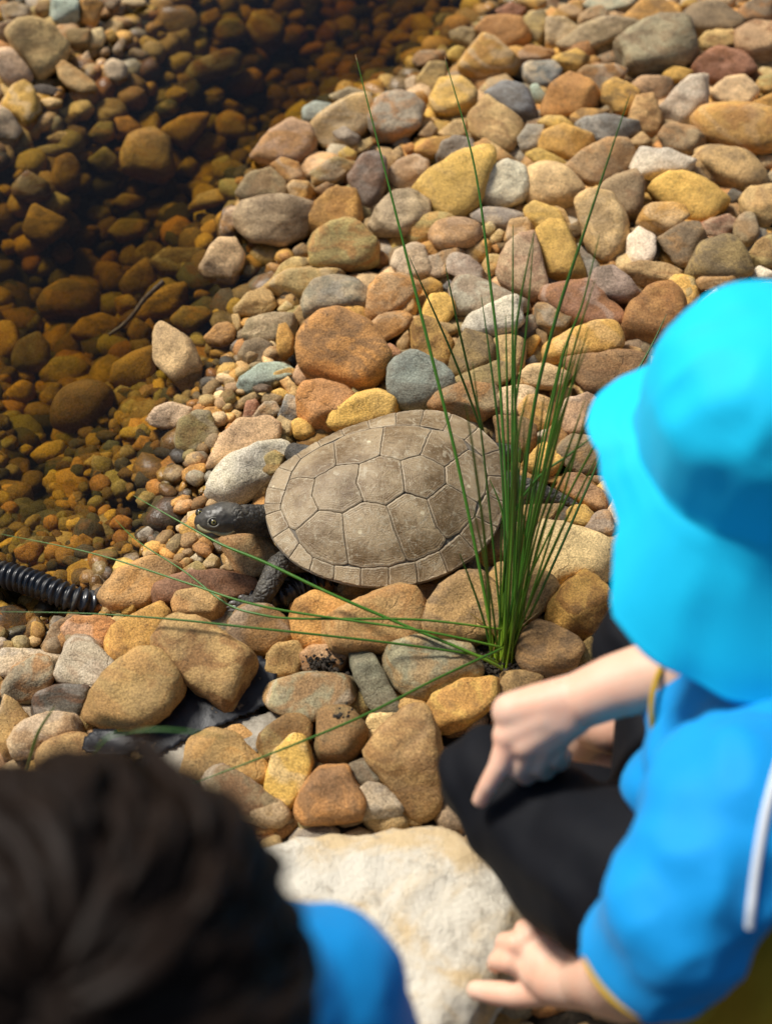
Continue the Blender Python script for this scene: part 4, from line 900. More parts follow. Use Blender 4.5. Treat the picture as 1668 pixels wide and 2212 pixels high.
    for (x, y, k) in ((342, 454, -.0032), (182, 345, -.0047)): put(mesh_obj('eye', Vi * .0052, Fi, M_EYE, loc=on_skin(x, y, k)), root)
    S = Nodes('turtle_lid'); M_LID = S.done(srgb(108, 104, 92), .5); 
    e = on_skin(342, 454, -.0012); n_ = (CAMP - e).normalized(); a = n_.cross(Vector((0, 0, 1))).normalized(); bb = n_.cross(a)
    pth = [e + n_ * .0012 + (a * math.cos(q) * 1.18 + bb * math.sin(q)) * .0050 for q in np.linspace(0, 6.283, 29)]; put(mesh_obj('eyelid', *tube(pth, [.0011] * 29, 6), M_LID), root)
    S = Nodes('turtle_jaw'); tc = S.n('TexCoord'); M_JAW = S.done(S.mix(S.noise(tc.outputs['Object'], 240), srgb(150, 138, 96), srgb(190, 178, 136)), .5)
    pth = catmull([p for p in (on_skin(x, y, -.0006) for x, y in ((158, 478), (180, 515), (215, 540), (260, 556), (310, 562), (360, 570), (420, 585), (480, 585), (535, 572), (580, 552))) if p], 5)
    put(mesh_obj('jaw_stripe', *tube(pth, [.0012 + .0016 * abs(math.sin(2.2 * math.pi * (i + 2) / (len(pth) + 3))) for i in range(len(pth))], 8), M_JAW), root)
    S = Nodes('turtle_claw'); M_CLAW = S.done(srgb(104, 100, 96), .35)
    for q in ([(640, 1455, .030), (560, 1440, .031), (490, 1450, .024)], [(690, 1340, .037), (650, 1330, .039), (636, 1372, .031)], [(610, 1400, .033), (540, 1400, .034), (515, 1440, .026)], [(650, 1470, .028), (570, 1480, .028), (510, 1490, .022)]):
        pth = catmull([kz(*p) for p in q], 5); put(mesh_obj('claw', *tube(pth, list(np.linspace(.0036, .0005, len(pth))), 8), M_CLAW), root)
    for q in ([(262, 225, .038), (300, 250, .036), (310, 280, .030)], [(245, 245, .036), (262, 275, .034), (262, 300, .028)]):
        pth = catmull([nd(*p) for p in q], 5); put(mesh_obj('claw', *tube(pth, list(np.linspace(.003, .0006, len(pth))), 8), M_CLAW), root)
turtle()

# ------------------------------------------------------------------ pale slab, concrete, liner, pipe
S = Nodes('pale_rock'); tc = S.n('TexCoord'); v = tc.outputs['Object']; n1 = S.noise(v, 9, 6, .65, .6); n2 = S.noise(v, 45, 6, .7); n3 = S.noise(v, 260, 4, .7)
c = S.mix(S.rng(n1, .45, .62, 0, 1), srgb(210, 202, 184), srgb(200, 176, 136)); c = S.mix(S.rng(n2, .54, .7, 0, .8), c, srgb(168, 158, 140)); c = S.mix(S.rng(n3, .6, .74, 0, .6), c, srgb(110, 98, 80))
M_PALE = S.done(c, .9, S.bump(S.math('ADD', S.math('MULTIPLY', n2, 1.2), S.math('MULTIPLY', n3, .4)), .006, .8), .25)
def slab():
    zt = .115; pts = [(540, 1800), (640, 1773), (950, 1765), (1045, 1835), (1125, 1935), (1140, 2000), (1085, 2110), (980, 2210), (820, 2420), (420, 2400), (400, 1960)]
    P = np.array([at_z(x, y, zt)[:2] for x, y in pts]); c0 = P.mean(0); H_ = hull(P - c0); E = np.roll(H_, -1, 0) - H_; L = np.linalg.norm(E, axis=1); N2 = np.c_[E[:, 1], -E[:, 0]] / L[:, None]; D = (N2 * H_).sum(1)
    pl = [(a, b, .0, d) for (a, b), d in zip(N2, D)] + [(a * .7, b * .7, .714, .7 * d + .714 * .075 - .012) for (a, b), d in zip(N2, D)] + [(0.02, .03, 1, .075), (0, 0, -1, .09)]; pl = np.array(pl); pl[:, :3] /= np.linalg.norm(pl[:, :3], axis=1)[:, None]
    V, F = ico(6); dr = V * np.array([1, 1, .45]); dr /= np.linalg.norm(dr, axis=1)[:, None]; q = np.maximum(dr @ pl[:, :3].T, 0) / pl[:, 3]; X = dr * ((q ** 22).sum(1) ** (-1 / 22))[:, None] * 1.05
    X = X + dr * (.010 * fbm(X * 9 + 5, 4) + .003 * fbm(X * 60, 3))[:, None]
    tag(mesh_obj('rock_slab', X, F, M_PALE, loc=(c0[0], c0[1], zt - .075)), 'big flat pale sandstone slab at the bottom edge under the hand', 'rock')
slab()
S = Nodes('concrete'); tc = S.n('TexCoord'); v = tc.outputs['Object']; n1 = S.noise(v, 40, 6, .65); n2 = S.noise(v, 300, 4, .7)
M_CONC = S.done(S.mix(S.rng(n1, .35, .65, 0, 1), srgb(128, 120, 106), srgb(176, 168, 152)), .9, S.bump(S.math('ADD', n1, n2), .004, .7), .2)
def sheet(name, poly, z, mat, th, wav, seed, cell=.006):
    P = np.array([at_z(x, y, z)[:2] for x, y in poly]); lo, hi = P.min(0), P.max(0); xs = np.arange(lo[0], hi[0] + cell, cell); ys = np.arange(lo[1], hi[1] + cell, cell); X, Y = np.meshgrid(xs, ys); Q = np.c_[X.ravel(), Y.ravel()]
    ins = np.zeros(len(Q), bool); n = len(P)
    for i in range(n):
        a, b = P[i], P[(i + 1) % n]; ins ^= ((a[1] > Q[:, 1]) != (b[1] > Q[:, 1])) & (Q[:, 0] < (b[0] - a[0]) * (Q[:, 1] - a[1]) / (b[1] - a[1] + 1e-12) + a[0])
    zz = z + wav * (fbm(np.c_[Q * np.array([9, 22]) + seed, Q[:, :1] * 0], 3) + .5 * np.abs(vnoise(np.c_[Q * 30 + seed, Q[:, :1] * 0])))
    idx = -np.ones(len(Q), int); nx_ = len(xs); F = []; used = []
    for j in range(len(ys) - 1):
        for i in range(nx_ - 1):
            q = (j * nx_ + i, j * nx_ + i + 1, (j + 1) * nx_ + i + 1, (j + 1) * nx_ + i)
            if sum(ins[k] for k in q) >= 2: F.append(q)
    us = sorted({k for f in F for k in f}); mp = {k: i for i, k in enumerate(us)}; V = [(Q[k, 0], Q[k, 1], zz[k]) for k in us]; F = [tuple(mp[k] for k in f) for f in F]
    c0 = np.mean(V, axis=0); o = mesh_obj(name, [np.array(v) - c0 for v in V], F, mat, loc=c0); s = o.modifiers.new('t', 'SOLIDIFY'); s.thickness = th; m = o.modifiers.new('s', 'SMOOTH'); m.iterations = 2; return o
tag(sheet('concrete_edging', [cp('O', x, y) for x, y in ((420, 260), (640, 120), (880, 40), (1080, -20), (1130, 40), (1020, 130), (930, 330), (760, 420), (480, 380))], .040, M_CONC, .03, .004, 3), 'rough grey concrete patch between the black liner and tan stones', 'concrete')
S = Nodes('liner'); tc = S.n('TexCoord'); v = tc.outputs['Object']; n1 = S.noise(v, 50, 5, .7); n2 = S.noise(v, 500, 3, .6)
M_LINER = S.done(S.mix(S.rng(n1, .62, .68, 0, .8), (.006, .007, .010), srgb(120, 102, 78)), S.rng(n1, .5, .66, .45, .85), S.bump(S.math('ADD', n1, S.math('MULTIPLY', n2, .15)), .002, .3), .35)
tag(sheet('pond_liner', [cp('F', x, y) for x, y in ((780, 1180), (880, 1060), (980, 880), (1120, 880), (1330, 760), (1480, 800), (1440, 1010), (1260, 1100), (1140, 1150), (1010, 1200), (880, 1270), (760, 1290), (700, 1240))], .044, M_LINER, .0015, .003, 11, .004), 'wrinkled shiny black plastic pond liner with dried mud', 'pond liner')
tag(sheet('liner_flap', [cp('F', x, y) for x, y in ((440, 1200), (480, 1140), (580, 1140), (700, 1180), (790, 1215), (740, 1260), (620, 1290), (520, 1280), (450, 1250))], .060, M_LINER, .002, .007, 29, .004), 'folded dark plastic flap showing just above the dark-haired head', 'pond liner')
S = Nodes('pipe'); tc = S.n('TexCoord'); n1 = S.noise(tc.outputs['Object'], 60, 5, .65); n2 = S.noise(tc.outputs['Object'], 300, 3)
M_PIPE = S.done(S.mix(S.rng(n1, .55, .72, 0, .7), (.010, .011, .014), srgb(96, 88, 72)), S.rng(n1, .4, .65, .24, .6), S.bump(n2, .0004, .4), .5)
def pipe():
    pts = [at_z(*cp('F', -160, 290), .012), at_z(*cp('F', 0, 328), .014), at_z(*cp('F', 150, 368), .016), at_z(*cp('F', 300, 425), .018), at_z(*cp('F', 420, 470), .012), at_z(*cp('F', 510, 495), .0), at_z(*cp('F', 620, 520), -.018), at_z(*cp('F', 760, 545), -.022),
           at_z(*cp('F', 1000, 545), -.02), at_z(*cp('F', 1250, 500), -.005), at_z(*cp('K', 1080, 1340), .022), at_z(*cp('K', 1300, 1230), .022), at_z(*cp('K', 1600, 1150), .018), at_z(*cp('K', 2100, 1040), .010)]
    p = catmull(pts, 60); L = [0]
    for a, b in zip(p[:-1], p[1:]): L.append(L[-1] + (b - a).length)
    n = int(L[-1] / .0010); q = []; j = 0
    for i in range(n):
        s = L[-1] * i / (n - 1)
        while j < len(L) - 2 and L[j + 1] < s: j += 1
        t = (s - L[j]) / max(L[j + 1] - L[j], 1e-9); q.append(p[j].lerp(p[j + 1], min(1, t)))
    rad = [.0136 + .0018 * math.tanh(2.2 * math.sin(2 * math.pi * i * L[-1] / (n - 1) / .0078)) for i in range(n)]; V, F = tube(q, rad, 28)
    tag(mesh_obj('corrugated_pipe', V, F, M_PIPE), 'black corrugated drain pipe running from the pond under the turtle', 'pipe')
pipe()

# ------------------------------------------------------------------ rushes
S = Nodes('rush'); tc = S.n('TexCoord'); oi = S.n('ObjectInfo'); at = S.n('Attribute', attribute_name='along'); n1 = S.noise(tc.outputs['Object'], 90, 4, .6)
c = S.mix(oi.outputs['Random'], srgb(38, 78, 16), srgb(64, 112, 26)); c = S.mix(S.rng(at.outputs['Fac'], .0, .22, 1, 0), c, srgb(122, 148, 36)); c = S.mix(S.rng(at.outputs['Fac'], .975, 1., 0, 1), c, srgb(140, 96, 50)); c = S.mix(S.rng(n1, .6, .75, 0, .5), c, srgb(96, 128, 52)); c = S.mix(S.math('SUBTRACT', 1.0, oi.outputs['Alpha']), c, srgb(146, 112, 58))
M_RUSH = S.done(c, .38, S.bump(n1, .0004, .4), .45); M_RUSH.node_tree.nodes['Principled BSDF'].inputs['Subsurface Weight'].default_value = 0
def blade(root, pts, r0, name='blade', n=12):
    p = catmull(pts, n); m = len(p); rad = [r0 * (1.0 if i / m < .55 else max(.16, 1 - ((i / m - .55) / .45) ** 1.6 * .86)) for i in range(m)]; V, F = tube(p, rad, 6)
    o = mesh_obj(name, [v - root.location for v in V], F, M_RUSH); o.parent = root
    a = o.data.attributes.new('along', 'FLOAT', 'POINT'); a.data.foreach_set('value', np.repeat(np.linspace(0, 1, m), 6).astype(np.float32)); return o
def rushes():
    g0 = on_ground(1085, 1440, .012); root = empty('rush_tuft', g0); tag(root, 'tall green rush tuft rooted in dark soil beside the turtle', 'rush plant')
    def up(base, mids, tip, dt, r, live=1.):
        b0 = on_ground(*base, .004); d0 = (b0 - CAMP).dot(FWD); q = [b0]; al = list(mids) + [tip]; ys = [base[1]] + [m[1] for m in al]
        for (x, y) in al:
            t = (base[1] - y) / max(1., base[1] - tip[1]); q.append(at_d(x, y, d0 + (dt - d0) * t ** 1.3))
        blade(root, q, r).color = (1, 1, 1, live)
    up((1072, 1436), [(1040, 1250), (985, 985), (920, 720), (850, 440)], (768, 118), 1.50, .0017)
    up((1084, 1430), [(1095, 1150), (1078, 800), (1060, 620), (1025, 360)], (960, 122), 1.50, .0015)
    up((1100, 1430), [(1118, 1200), (1150, 900), (1200, 690), (1272, 470)], (1362, 198), 1.36, .0018)
    LST = [((1080, 1440), [(1090, 1200), (1082, 983), (1059, 778)], (1039, 637), 1.45), ((1088, 1440), [(1104, 1100), (1107, 728)], (1108, 480), 1.40), ((1090, 1436), [(1112, 1000), (1112, 762), (1125, 642)], (1155, 496), 1.34),
           ((1092, 1440), [(1110, 1100), (1112, 894), (1135, 728)], (1153, 506), 1.36), ((1098, 1436), [(1130, 1200), (1178, 947), (1218, 762), (1258, 655)], (1296, 501), 1.34), ((1098, 1430), [(1140, 1180), (1190, 950), (1241, 748)], (1286, 602), 1.28),
           ((1100, 1430), [(1150, 1150), (1231, 844)], (1273, 702), 1.26), ((1096, 1436), [(1150, 1120), (1211, 878)], (1258, 722), 1.24), ((1085, 1436), [(1098, 1100), (1095, 828)], (1092, 679), 1.42), ((1106, 1420), [(1170, 1150), (1248, 960)], (1304, 821), 1.26),
           ((1104, 1420), [(1160, 1150), (1228, 967)], (1264, 861), 1.28), ((1090, 1440), [(1108, 1150), (1119, 947)], (1143, 841), 1.30), ((1096, 1440), [(1130, 1140), (1160, 980)], (1175, 851), 1.30), ((1110, 1400), [(1136, 1322), (1210, 1150)], (1295, 975), 1.34),
           ((1080, 1380), [(1095, 1250), (1086, 1114)], (1057, 1034), 1.45), ((1066, 1432), [(1050, 1360), (1033, 1303), (1012, 1245)], (992, 1193), 1.42), ((1112, 1400), [(1190, 1230), (1300, 980), (1363, 829), (1406, 748)], (1440, 677), 1.50),
           ((1062, 1440), [(1050, 1200), (1024, 990)], (1005, 868), 1.22), ((1076, 1400), [(1100, 1150), (1155, 1040), (1228, 983)], (1284, 940), 1.40), ((1078, 1440), [(1062, 1300), (1040, 1180)], (1020, 1090), 1.30)]
    for b, m, t, d in LST: up(b, m, t, d, random.uniform(.00115, .0015))
    rr = random.Random(5)
    for k in range(20):
        bx, by = rr.gauss(1090, 12), rr.gauss(1432, 9); ty = rr.uniform(720, 1230); sp = rr.gauss(.13, .13); tx = bx + (by - ty) * sp + rr.gauss(0, 10); bend = rr.gauss(0, 10)
        up((bx, by), [((bx * .62 + tx * .38) + bend, by * .6 + ty * .4), ((bx * .3 + tx * .7) + bend, by * .28 + ty * .72)], (tx, ty), rr.uniform(1.24, 1.46), rr.uniform(.0009, .0013))
    for k in range(9):
        bx, by = rr.gauss(1085, 16), rr.gauss(1432, 9); a = rr.uniform(-1.2, 1.2); L = rr.uniform(60, 190); up((bx, by), [(bx + math.sin(a) * L * .5, by - math.cos(a) * L * .55)], (bx + math.sin(a) * L * 1.1, by - math.cos(a) * L * .9), 1.46, .0010, .1 if k < 7 else .6)
    def low(pts, z0, z1, r):
        m = len(pts); blade(root, [at_z(x, y, z0 + (z1 - z0) * i / (m - 1) + .028 * math.sin(math.pi * i / (m - 1))) for i, (x, y) in enumerate(pts)], r, n=10)
    low([(1080, 1400), (1064, 1394), (908, 1362), (639, 1323), (517, 1297), (400, 1258), (200, 1195), (-10, 1151)], .07, .085, .0013)
    low([(1080, 1362), (1064, 1357), (908, 1339), (751, 1337), (630, 1336), (560, 1327), (490, 1304), (400, 1235), (300, 1170), (246, 1118)], .075, .07, .0012)
    low([(1085, 1445), (1027, 1415), (829, 1332), (707, 1279), (571, 1214), (479, 1176), (400, 1133), (285, 1068)], .062, .10, .0017)
    low([(1075, 1432), (1027, 1415), (852, 1390), (676, 1370), (553, 1357), (365, 1337), (182, 1325), (-15, 1321)], .06, .09, .0013)
    low([(1084, 1400), (1069, 1408), (944, 1466), (774, 1551), (553, 1641), (405, 1696)], .075, .11, .0013)
    r2 = empty('rush_tuft', on_ground(1062, 985)); tag(r2, 'pair of green rush blades rising from behind the shell', 'rush plant')
    for q in ([(1060, 990, 0), (1042, 924, .1), (993, 718, .30), (961, 569, .40)], [(1055, 990, 0), (1036, 920, .1), (975, 760, .25), (883, 552, .40)]):
        b0 = on_ground(q[0][0], q[0][1]); d0 = (b0 - CAMP).dot(FWD); blade(r2, [b0] + [at_d(x, y, d0 - t * .35) for x, y, t in q[1:]], .0014)
    r3 = empty('grass_blade', at_z(61, 1653, .10)); tag(r3, 'single short green grass blade above the dark hair by the frame edge', 'grass blade'); blade(r3, [at_z(58, 1665, .08), at_z(68, 1630, .12), at_z(85, 1580, .16), at_z(120, 1525, .20)], .0016)
    r4 = empty('grass_blade', at_z(199, 1606, .25)); tag(r4, 'blurred green grass blade arching over the plastic flap', 'grass blade'); blade(r4, [at_d(190, 1640, 1.0), at_d(240, 1590, .98), at_d(332, 1576, .97), at_d(431, 1583, .97), at_d(500, 1597, .98)], .0009)
rushes()
S = Nodes('twig'); tc = S.n('TexCoord'); M_TWIG = S.done(S.mix(S.noise(tc.outputs['Object'], 200), (.03, .012, .008), (.07, .03, .018)), .6)
pth = catmull([at_z(*cp('D', x, y), z) for x, y, z in ((960, 318, -.016), (900, 370, -.02), (840, 430, -.022), (790, 500, -.024), (720, 575, -.024), (640, 630, -.03))], 8); tag(mesh_obj('twig', *tube(pth, [.0042 - .0002 * (i % 5) - .00003 * i for i in range(len(pth))], 8), M_TWIG), 'thin dark reddish twig lying under the pond water', 'twig')
# dark soil crumbs round the roots and on the stones beside them
S = Nodes('soil_crumb'); tc = S.n('TexCoord'); M_CRUMB = S.done(S.mix(S.noise(tc.outputs['Object'], 400), (.010, .008, .006), (.06, .045, .03)), .95)
V0, F0 = ico(1); Vs = []; Fs = []; rng = np.random.default_rng(9)
for (x, y, s, n_, up_) in ((1055, 1430, 26, 500, .008), (1120, 1420, 24, 380, .008), (1130, 1350, 12, 120, .01), (697, 1437, 12, 220, .022), (740, 1490, 14, 200, .008), (738, 1548, 6, 36, .058), (764, 1590, 12, 160, .008), (1090, 1460, 18, 200, .008), (720, 1640, 12, 90, .006)):
    for _ in range(n_):
        p = on_ground(x + rng.normal(0, s), y + rng.normal(0, s * .7), up_ * rng.uniform(.3, 1.2)) if _ % 8 == 0 else np.array(p0) + rng.normal(0, .006, 3) * np.array([1, 1, .35]); p0 = p if _ % 8 == 0 else p0
        Fs.append(F0 + len(Vs) * len(V0)); Vs.append(V0 * rng.uniform(.0006, .0026) * rng.uniform(.6, 1.3, (len(V0), 1)) + np.array(p))
tag(mesh_obj('soil_crumbs', np.concatenate(Vs), np.concatenate(Fs), M_CRUMB, smooth=False), 'dark crumbly soil around the rush roots and between stones', 'soil', kind='stuff')

# ------------------------------------------------------------------ the children
def skin_mat(name, c):
    S = Nodes(name); tc = S.n('TexCoord'); n1 = S.noise(tc.outputs['Object'], 40, 4, .6); S.b.inputs['Subsurface Weight'].default_value = .15; S.b.inputs['Subsurface Radius'].default_value = (.012, .005, .003); S.b.inputs['Subsurface Scale'].default_value = 1.0
    return S.done(S.mix(S.rng(n1, .35, .65, 0, 1), c, tuple(min(1, q * r) for q, r in zip(c, (1.02, .90, .86)))), .5, S.bump(S.noise(tc.outputs['Object'], 500, 3), .0004, .4), .35)
def cloth_mat(name, c, rough=.75, dark=.8, spec=.25, sheen=.06):
    S = Nodes(name); tc = S.n('TexCoord'); n1 = S.noise(tc.outputs['Object'], 22, 3, .5); n2 = S.noise(tc.outputs['Object'], 1400, 2, .5); S.b.inputs['Sheen Weight'].default_value = sheen
    return S.done(S.mix(n1, tuple(q * dark for q in c), c), rough, S.bump(n2, .0003, .4), spec)
M_FLESH = skin_mat('skin', srgb(226, 184, 158)); M_HAT = cloth_mat('hat_cloth', (.002, .53, .82), .7, .94); M_SHIRT = cloth_mat('shirt_cloth', (.002, .29, .70), .7, .9)
M_BLACK = cloth_mat('black_cloth', (.0055, .006, .0085), .75, .8, .15, .0); M_YEL = cloth_mat('yellow_cloth', (.50, .30, .015)); M_WHITE = cloth_mat('white_piping', (.75, .78, .8)); M_BLUE2 = cloth_mat('blue_cloth', (.002, .25, .62), .6)
def finger(b, pts, r): b.chain([(p, r * (1 - .10 * i)) for i, p in enumerate(pts)])
def ring(name, c, axis, r, tr, mat, root, sq=1.0):
    a = axis.cross(Vector((0, 0, 1))).normalized(); bb = axis.cross(a).normalized(); pth = [c + (a * math.cos(q) + bb * math.sin(q) * sq) * r for q in np.linspace(0, 2 * math.pi, 49)]
    return put(mesh_obj(name, *tube(pth, [tr] * 49, 8), mat), root)
def hat_child():
    root = empty('person', at_d(1600, 1900, 1.1)); tag(root, 'child in bright blue sun hat, blue shirt and black trousers pointing while crouching', 'person')
    hp = lambda x, y, d: at_d(*cp('H', x, y), d)
    # skin: head, neck, both arms with hands, far shin and foot
    b = Blob(); hc = at_d(1650, 985, 1.03)
    b.ball(hc, (.070, .076, .092)); b.chain([(hc + Vector((.03, 0, -.07)), .036), (at_d(1690, 1500, .98), .04)])
    b.ball(hc + Vector((-.078, .01, -.03)), (.012, .010, .010)); b.ball(hc + Vector((-.06, .012, -.055)), (.02, .028, .018)); b.ball(hc + Vector((0, -.082, -.02)), (.012, .008, .018)); b.ball(hc + Vector((0, .082, -.02)), (.012, .008, .018))
    # far (right) arm, forearm to the pointing hand
    b.chain([(at_d(1660, 1560, .99), .032), (at_d(1560, 1475, 1.02), .029), (at_d(1430, 1455, 1.035), .0265), (at_d(1330, 1482, 1.045), .0235), (at_d(1262, 1510, 1.05), .0215)])
    for kx, ky, kd, r0, r1 in ((1104, 1538, 1.060, .0175, .0150), (1098, 1590, 1.060, .0170, .0125), (1134, 1608, 1.056, .0170, .0125), (1172, 1604, 1.056, .0170, .0122), (1208, 1584, 1.058, .0170, .0118)):
        b.chain([(at_d(1255, 1508, 1.052), r0 + .002), (at_d((1255 + kx) / 2, (1508 + ky) / 2, 1.053), r0), (at_d(kx, ky, kd), r1)])
    finger(b, [at_d(1095, 1600, 1.06), at_d(1078, 1655, 1.060), at_d(1055, 1695, 1.064), at_d(1037, 1728, 1.072)], .0092)
    finger(b, [at_d(1140, 1620, 1.055), at_d(1118, 1665, 1.064), at_d(1138, 1682, 1.082), at_d(1165, 1660, 1.088)], .0080)
    finger(b, [at_d(1175, 1615, 1.055), at_d(1158, 1658, 1.064), at_d(1178, 1672, 1.082), at_d(1198, 1650, 1.088)], .0078)
    finger(b, [at_d(1210, 1595, 1.055), at_d(1196, 1638, 1.064), at_d(1210, 1650, 1.08), at_d(1222, 1630, 1.086)], .0080)
    finger(b, [at_d(1150, 1560, 1.07), at_d(1100, 1590, 1.085), at_d(1090, 1630, 1.09)], .0098)
    # near (left) arm, resting on the slab
    S0, EL, WR = at_d(1590, 1780, .82), at_d(1412, 2085, .905), at_d(1268, 2118, 1.075)
    b.chain([(at_d(1530, 1890, .90), .036), (EL, .031), (at_d(1350, 2120, .99), .0285), (WR, .0225)]); pz = .142
    b.chain([(WR, .0225), (hp(640, 1760, 1.10), .024)]); [b.chain([(hp(700, 1780, 1.09), .019), (hp((640 + kx) / 2, (1760 + ky) / 2, 1.105), .0185), (hp(kx, ky, 1.115), .0118)]) for kx, ky in ((560, 1605), (505, 1645), (485, 1720), (520, 1770))]
    for pts, r in (([(560, 1600), (500, 1560), (470, 1530), (462, 1560)], .0100), ([(500, 1640), (430, 1605), (380, 1595), (368, 1625)], .0102), ([(480, 1720), (400, 1690), (345, 1685), (330, 1705)], .0102)):
        finger(b, [hp(*pts[0], 1.115), hp(*pts[1], 1.115), hp(*pts[2], 1.127), hp(*pts[3], 1.145)], r)
    b.chain([(hp(680, 1790, 1.095), .017), (hp(520, 1835, 1.112), .0125), (hp(430, 1850, 1.12), .0108), (hp(330, 1842, 1.128), .0098), (hp(240, 1828, 1.136), .0082)])
    b.chain([(at_d(1330, 1560, 1.20), .028), (at_d(1285, 1560, 1.24), .024), (at_d(1240, 1610, 1.27), .022)]); b.chain([(at_d(1330, 1650, 1.26), .020), (at_d(1262, 1612, 1.27), .018), (at_d(1225, 1592, 1.28), .015)])
    b.build('body', M_FLESH, root, .0019, 10)
    # trousers
    b = Blob(); b.chain([(at_d(1062, 1685, 1.135), .043), (at_d(1130, 1755, 1.12), .050), (at_d(1240, 1845, 1.09), .060), (at_d(1340, 1900, 1.05), .066), (at_d(1500, 1930, 1.02), .075)])
    b.chain([(at_d(1090, 1720, 1.15), .040), (at_d(1240, 1900, 1.18), .042), (at_d(1330, 2000, 1.17), .045)]); b.chain([(at_d(1060, 1690, 1.15), .040), (at_d(1200, 1750, 1.18), .042), (at_d(1330, 1800, 1.18), .05)])
    b.chain([(at_d(1378, 1398, 1.17), .038), (at_d(1435, 1520, 1.15), .043), (at_d(1465, 1650, 1.13), .052), (at_d(1500, 1880, 1.06), .08)]); b.chain([(at_d(1385, 1400, 1.18), .036), (at_d(1395, 1540, 1.24), .030), (at_d(1385, 1650, 1.28), .028)])
    b.chain([(at_d(1500, 1900, 1.06), .08), (at_d(1680, 1950, 1.05), .09)])
    b.build('trousers', M_BLACK, root, .004, 6, lambda co: .002 * fbm(co * np.array([24, 24, 14]), 2) + .0015 * np.sin(co @ np.array([120., 60., 90.]) + 6 * fbm(co * 8, 2)))
    # shirt with sleeves, trims and piping
    b = Blob(); b.chain([(at_d(1650, 1660, 1.0), .074), (at_d(1668, 1745, .96), .082), (at_d(1705, 1815, .95), .078)], flat_end=True)
    b.chain([(at_d(1610, 1640, 1.0), .064), (at_d(1535, 1655, 1.01), .052), (at_d(1455, 1695, 1.02), .036)]); b.chain([(at_d(1600, 1560, 1.01), .050), (at_d(1500, 1525, 1.03), .040), (at_d(1440, 1510, 1.035), .036)], flat_end=True)
    b.chain([(at_d(1605, 1765, .90), .066), (at_d(1530, 1885, .88), .053), (at_d(1456, 1988, .88), .047), (at_d(1402, 2088, .905), .0455)], flat_end=True)
    shirt = b.build('shirt', M_SHIRT, root, .004, 5, lambda co: .0065 * (.4 - 1.2 * np.abs(fbm(co * np.array([16, 16, 24]) + 3, 2))) + .0015 * fbm(co * 30, 2) + .003 * np.sin(co @ np.array([60., 30., 90.])) * fbm(co * 9, 2))
    e = at_d(1402, 2088, .905); ax = (e - at_d(1456, 1988, .88)).normalized(); ring('sleeve_trim', e - ax * .003, ax, .0440, .0022, M_YEL, root)
    e = at_d(1440, 1510, 1.035); ax = (e - at_d(1500, 1520, 1.02)).normalized(); ring('sleeve_trim', e - ax * .009, ax, .0365, .0022, M_YEL, root)
    pth = catmull([p for p in (onto(shirt, x, y, .0012) for x, y in ((1700, 1600), (1682, 1650), (1666, 1705), (1652, 1760), (1642, 1815), (1633, 1870), (1626, 1920), (1621, 1965), (1618, 2005))) if p], 8); put(mesh_obj('piping', *tube(pth, [.0026] * len(pth), 8), M_WHITE), root)
    # yellow lower panel and blue hem at the corner
    b = Blob(); b.chain([(at_d(1740, 2040, 1.0), .10), (at_d(1640, 2240, 1.02), .085), (at_d(1560, 2420, 1.05), .07)]); b.build('yellow_panel', M_YEL, root, .005, 6, lambda co: .006 * fbm(co * 20, 3))
    # hat: crown, then a soft brim that lifts at the sides, dips towards the back and waves
    up = Vector((.02, .04, 1)).normalized(); c0 = at_d(1652, 905, .95); ax = (RGT - up * RGT.dot(up)).normalized(); ay = up.cross(ax).normalized(); NA = 128; V = []; F = []
    rows_ = [('c', k / 14) for k in range(15)] + [('w', .4), ('w', .8), ('w', 1.)] + [('b', t) for t in (.04, .10, .18, .28, .38, .48, .58, .68, .78, .86, .93, .97, 1.)] + [('u', t) for t in (.985, .9, .6, .25, .02)]
    for kind, t in rows_:
        for a in range(NA):
            q = 2 * math.pi * a / NA; an = math.degrees(math.atan2(-math.sin(q), abs(math.cos(q)) + 1e-9)); rc, zc = .0855, -.020 - .012 * max(0, -math.sin(q))
            ro = float(np.interp(an, [-90, -30, 0, 27, 44, 62, 90], [.116, .113, .110, .110, .140, .150, .150])) + .0025 * math.sin(5 * q + 1); dr = float(np.interp(an, [-90, 0, 27, 45, 70, 90], [.034, .032, .052, .088, .116, .122])) + .003 * math.sin(4 * q)
            if kind == 'c': r, z = .0870 * math.sin(t * math.pi / 2) ** .92, .072 * math.cos(t * math.pi / 2) + .013
            elif kind == 'w': r, z = .0870 + (rc - .0870) * t ** 2, .013 + (zc - .013) * t
            else: r, z = rc + (ro - rc) * t, zc + (-dr - zc) * t ** 1.1
            if kind == 'b': z += .0005 * math.cos(t * 50)
            if kind == 'u': z -= .0022; r -= .001
            V.append(c0 + ax * (r * math.cos(q)) + ay * (r * math.sin(q)) + up * z)
    m = len(rows_)
    for k in range(m - 1):
        for a in range(NA): a2 = (a + 1) % NA; F.append((k * NA + a, k * NA + a2, (k + 1) * NA + a2, (k + 1) * NA + a))
    co = np.array([v[:] for v in V]); dirs = co - np.array(c0); dirs /= np.linalg.norm(dirs, axis=1)[:, None]; co = co + dirs * (.0055 * fbm(co * 15 + 9, 3) - .0045 * np.abs(fbm(co * 24 + 2, 2)))[:, None]
    o = put(mesh_obj('hat', co, F, M_HAT), root); o['label'] = 'bright cyan blue soft sun hat with wavy brim'
hat_child()
